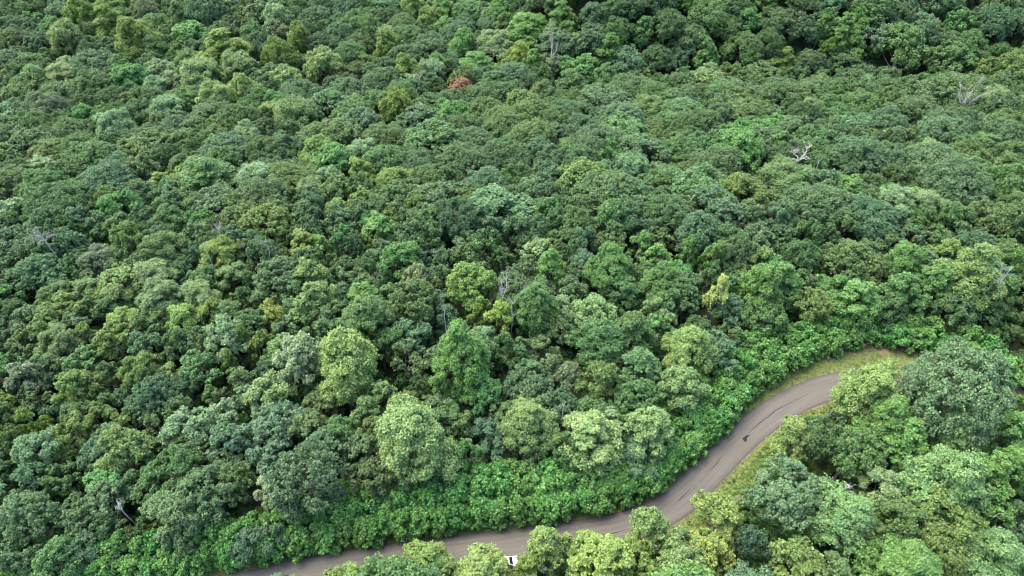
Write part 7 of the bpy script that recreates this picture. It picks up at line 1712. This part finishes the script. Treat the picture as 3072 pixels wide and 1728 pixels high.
# ------------------------------------------------------------------ uncountable growth: far or out-of-frame forest, undergrowth, weeds, grass
def source_collection(name, objs):
    c = bpy.data.collections.new(name)
    for o in objs: c.objects.link(o)
    return c
def src(name, me):
    o = bpy.data.objects.new(name, me)
    o.material_slots[0].link = 'OBJECT'; o.material_slots[0].material = MASS_LEAF
    return o
def scatter(name, pts, scl, rot, idx, tints, coll, label):
    me = bpy.data.meshes.new(name); me.vertices.add(len(pts)); me.vertices.foreach_set("co", np.asarray(pts, np.float32).ravel())
    for nm, arr in (('scl', scl), ('rot', rot)):
        a = me.attributes.new(nm, 'FLOAT_VECTOR', 'POINT'); a.data.foreach_set("vector", np.asarray(arr, np.float32).ravel())
    a = me.attributes.new('tint', 'FLOAT_COLOR', 'POINT'); tints = np.asarray(tints, np.float32)[:, :3]; tints = tints * 1.15 * rng.uniform(.85, 1.18, (len(tints), 1)); a.data.foreach_set("color", np.column_stack([tints, np.ones(len(tints))]).astype(np.float32).ravel())
    a = me.attributes.new('idx', 'INT', 'POINT'); a.data.foreach_set("value", np.asarray(idx, np.int32))
    me.update()
    o = link(name, me, kind="stuff", label=label)
    g = bpy.data.node_groups.new(name + "_nodes", 'GeometryNodeTree')
    g.interface.new_socket("Geometry", in_out='INPUT', socket_type='NodeSocketGeometry'); g.interface.new_socket("Geometry", in_out='OUTPUT', socket_type='NodeSocketGeometry')
    N = g.nodes.new; gi, go = N("NodeGroupInput"), N("NodeGroupOutput")
    ip = N("GeometryNodeInstanceOnPoints"); ci = N("GeometryNodeCollectionInfo"); ci.inputs[0].default_value = coll
    ci.inputs['Separate Children'].default_value = True; ci.inputs['Reset Children'].default_value = True
    def at(nm, ty): x = N("GeometryNodeInputNamedAttribute"); x.data_type = ty; x.inputs[0].default_value = nm; return x.outputs[0]
    e2r = N("FunctionNodeEulerToRotation")
    g.links.new(gi.outputs[0], ip.inputs['Points']); g.links.new(ci.outputs[0], ip.inputs['Instance'])
    ip.inputs['Pick Instance'].default_value = True
    g.links.new(at('idx', 'INT'), ip.inputs['Instance Index']); g.links.new(at('scl', 'FLOAT_VECTOR'), ip.inputs['Scale'])
    g.links.new(at('rot', 'FLOAT_VECTOR'), e2r.inputs[0]); g.links.new(e2r.outputs[0], ip.inputs['Rotation'])
    g.links.new(ip.outputs[0], go.inputs[0])            # point attributes (the tint) pass on to the instances
    md = o.modifiers.new("scatter", 'NODES'); md.node_group = g
    return o

# trees past the three hundred of a kind and those standing just outside the frame
fs, key = [], {}
for k, s in [(k, s) for k in 'OHPMN' for s in 'sml']:
    for cm, tm, Dn, Hn in VAR[k, s]:
        key.setdefault((k, s), []).append((len(fs), Dn, Hn)); fs.append(src(f"forest_crown_{len(fs):03d}", cm))
P_, S_, R_, I_, T_ = [], [], [], [], []
for (x, y, z, D, H, k, c) in FOREST:
    if k == 'L': k = 'H'
    ks = key[k, size_class(k, D)]; i, Dn, Hn = ks[rng.integers(len(ks))]
    P_.append((x, y, z)); S_.append((D / Dn, D / Dn, H / Hn)); R_.append((0, 0, rng.uniform(0, 6.283))); I_.append(i); T_.append(LC[c])
scatter("distant_forest", P_, S_, R_, I_, T_, source_collection("forest_sources", fs), "mixed green forest canopy running on beyond the counted trees")

def road_dist(P):
    d = np.hypot(P[:, 0:1] - R[None, :, 0], P[:, 1:2] - R[None, :, 1]); i = d.argmin(1)
    sg = np.sign(np.sum((P - R[i]) * Rn[i], 1)); return d.min(1) * np.where(sg == 0, 1, sg), i
def small_bush(seed, Rr, H, leaf):
    V, Fq, lv, pv, C = lobed_crown(seed, Rr, H, 0.0, 'mound', 5, 6, 5, 7, leaf, rag=.9, puff=.42)
    return mesh_np("bush", V, Fq, LEAF, {'lv': ('FACE', lv), 'pv': ('FACE', pv)})
bm_ = [small_bush(800 + i, 1.3, 1.9, .34) for i in range(4)]
ug = source_collection("undergrowth_sources", [src(f"undergrowth_{i:02d}", m_) for i, m_ in enumerate(bm_)])
UC = np.array([LC[c] for c in ('dk', 'md', 'ol', 'em', 'dk', 'md', 'te', 'br')])
n = 11000
Pu = np.column_stack([rng.uniform(-1, 1, n) * 1.0, rng.uniform(30, 335, n)]); Pu[:, 0] *= 62 + .9 * Pu[:, 1]
d, i = road_dist(Pu); ok = (d > hedge_off[i] + 5) | (d < np.where(i > 148, -5.0, -9.0))
Pu = Pu[ok]; n = len(Pu); s = rng.uniform(.8, 2.0, n)
scatter("undergrowth", np.column_stack([Pu, ground_z(Pu[:, 0], Pu[:, 1])]), np.column_stack([s, s, s * rng.uniform(.8, 1.5, n)]), np.column_stack([np.zeros((n, 2)), rng.uniform(0, 6.28, n)]), rng.integers(0, 4, n), UC[rng.integers(0, 8, n)], ug, "low leafy undergrowth covering the forest floor between trunks")

wm = [small_bush(820 + i, .75, .9, .20) for i in range(4)]
WC = [(.12, .19, .04), (.14, .20, .04), (.09, .18, .035), (.16, .20, .05), (.11, .20, .035), (.13, .18, .04)]
wd = source_collection("weed_sources", [src(f"weed_{i:02d}", m_) for i, m_ in enumerate(wm)])
n = 5200
si = rng.integers(0, len(R), n); of = -(HALF + 0.9 + 11.5 * rng.random(n) ** 1.1)
Pw = R[si] + Rn[si] * of[:, None] + Rt[si] * rng.uniform(-.8, .8, (n, 1))
d, i = road_dist(Pw); Pw = Pw[d < -(HALF + .8)]; n = len(Pw); d, i = road_dist(Pw)
s = rng.uniform(.5, 1.25, n) * np.clip((-d - HALF) / 3.0, .35, 1.3)
scatter("weeds", np.column_stack([Pw, ground_z(Pw[:, 0], Pw[:, 1])]), np.column_stack([s, s, s * rng.uniform(.6, 1.4, n)]), np.column_stack([np.zeros((n, 2)), rng.uniform(0, 6.28, n)]), rng.integers(0, 4, n), np.array(WC)[rng.integers(0, 6, n)], wd, "yellow-green weeds and low scrub on the bank inside the bend")

def tuft(seed):
    r = np.random.default_rng(seed); n = 26
    q = np.column_stack([r.normal(0, .12, (n, 2)), r.uniform(.03, .09, n)]); al = nrm(np.array([0, 0, 1.0]) + .6 * rand_dirs(r, n))
    V, Fq = quads(q, nrm(rand_dirs(r, n)), r.uniform(.12, .22, n), .03, r, al)
    return mesh_np("tuft", V, Fq, NEEDLE, {'lv': ('FACE', r.random(n)), 'pv': ('FACE', r.random(n))})
tm_ = [tuft(i) for i in range(3)]
gr = source_collection("grass_sources", [src(f"grass_{i}", m_) for i, m_ in enumerate(tm_)])
GC = np.array([(.12, .17, .04), (.18, .19, .07), (.09, .15, .035), (.24, .21, .10)])
n = 9000
si = rng.integers(0, len(R), n); u = rng.random(n) ** 1.3
of = np.where(rng.random(n) < .68, wl[si] + .1 + u * (hedge_off[si] - 1.2 - wl[si]), -(wr[si] + .1 + u * 2.0))
Pg = R[si] + Rn[si] * of[:, None] + Rt[si] * rng.uniform(-.8, .8, (n, 1)); s = rng.uniform(.6, 1.5, n)
scatter("grass", np.column_stack([Pg, ground_z(Pg[:, 0], Pg[:, 1]) + .03]), np.column_stack([s] * 3), np.column_stack([np.zeros((n, 2)), rng.uniform(0, 6.28, n)]), rng.integers(0, 3, n), GC[rng.integers(0, 4, n)], gr, "short patchy grass along both road verges")
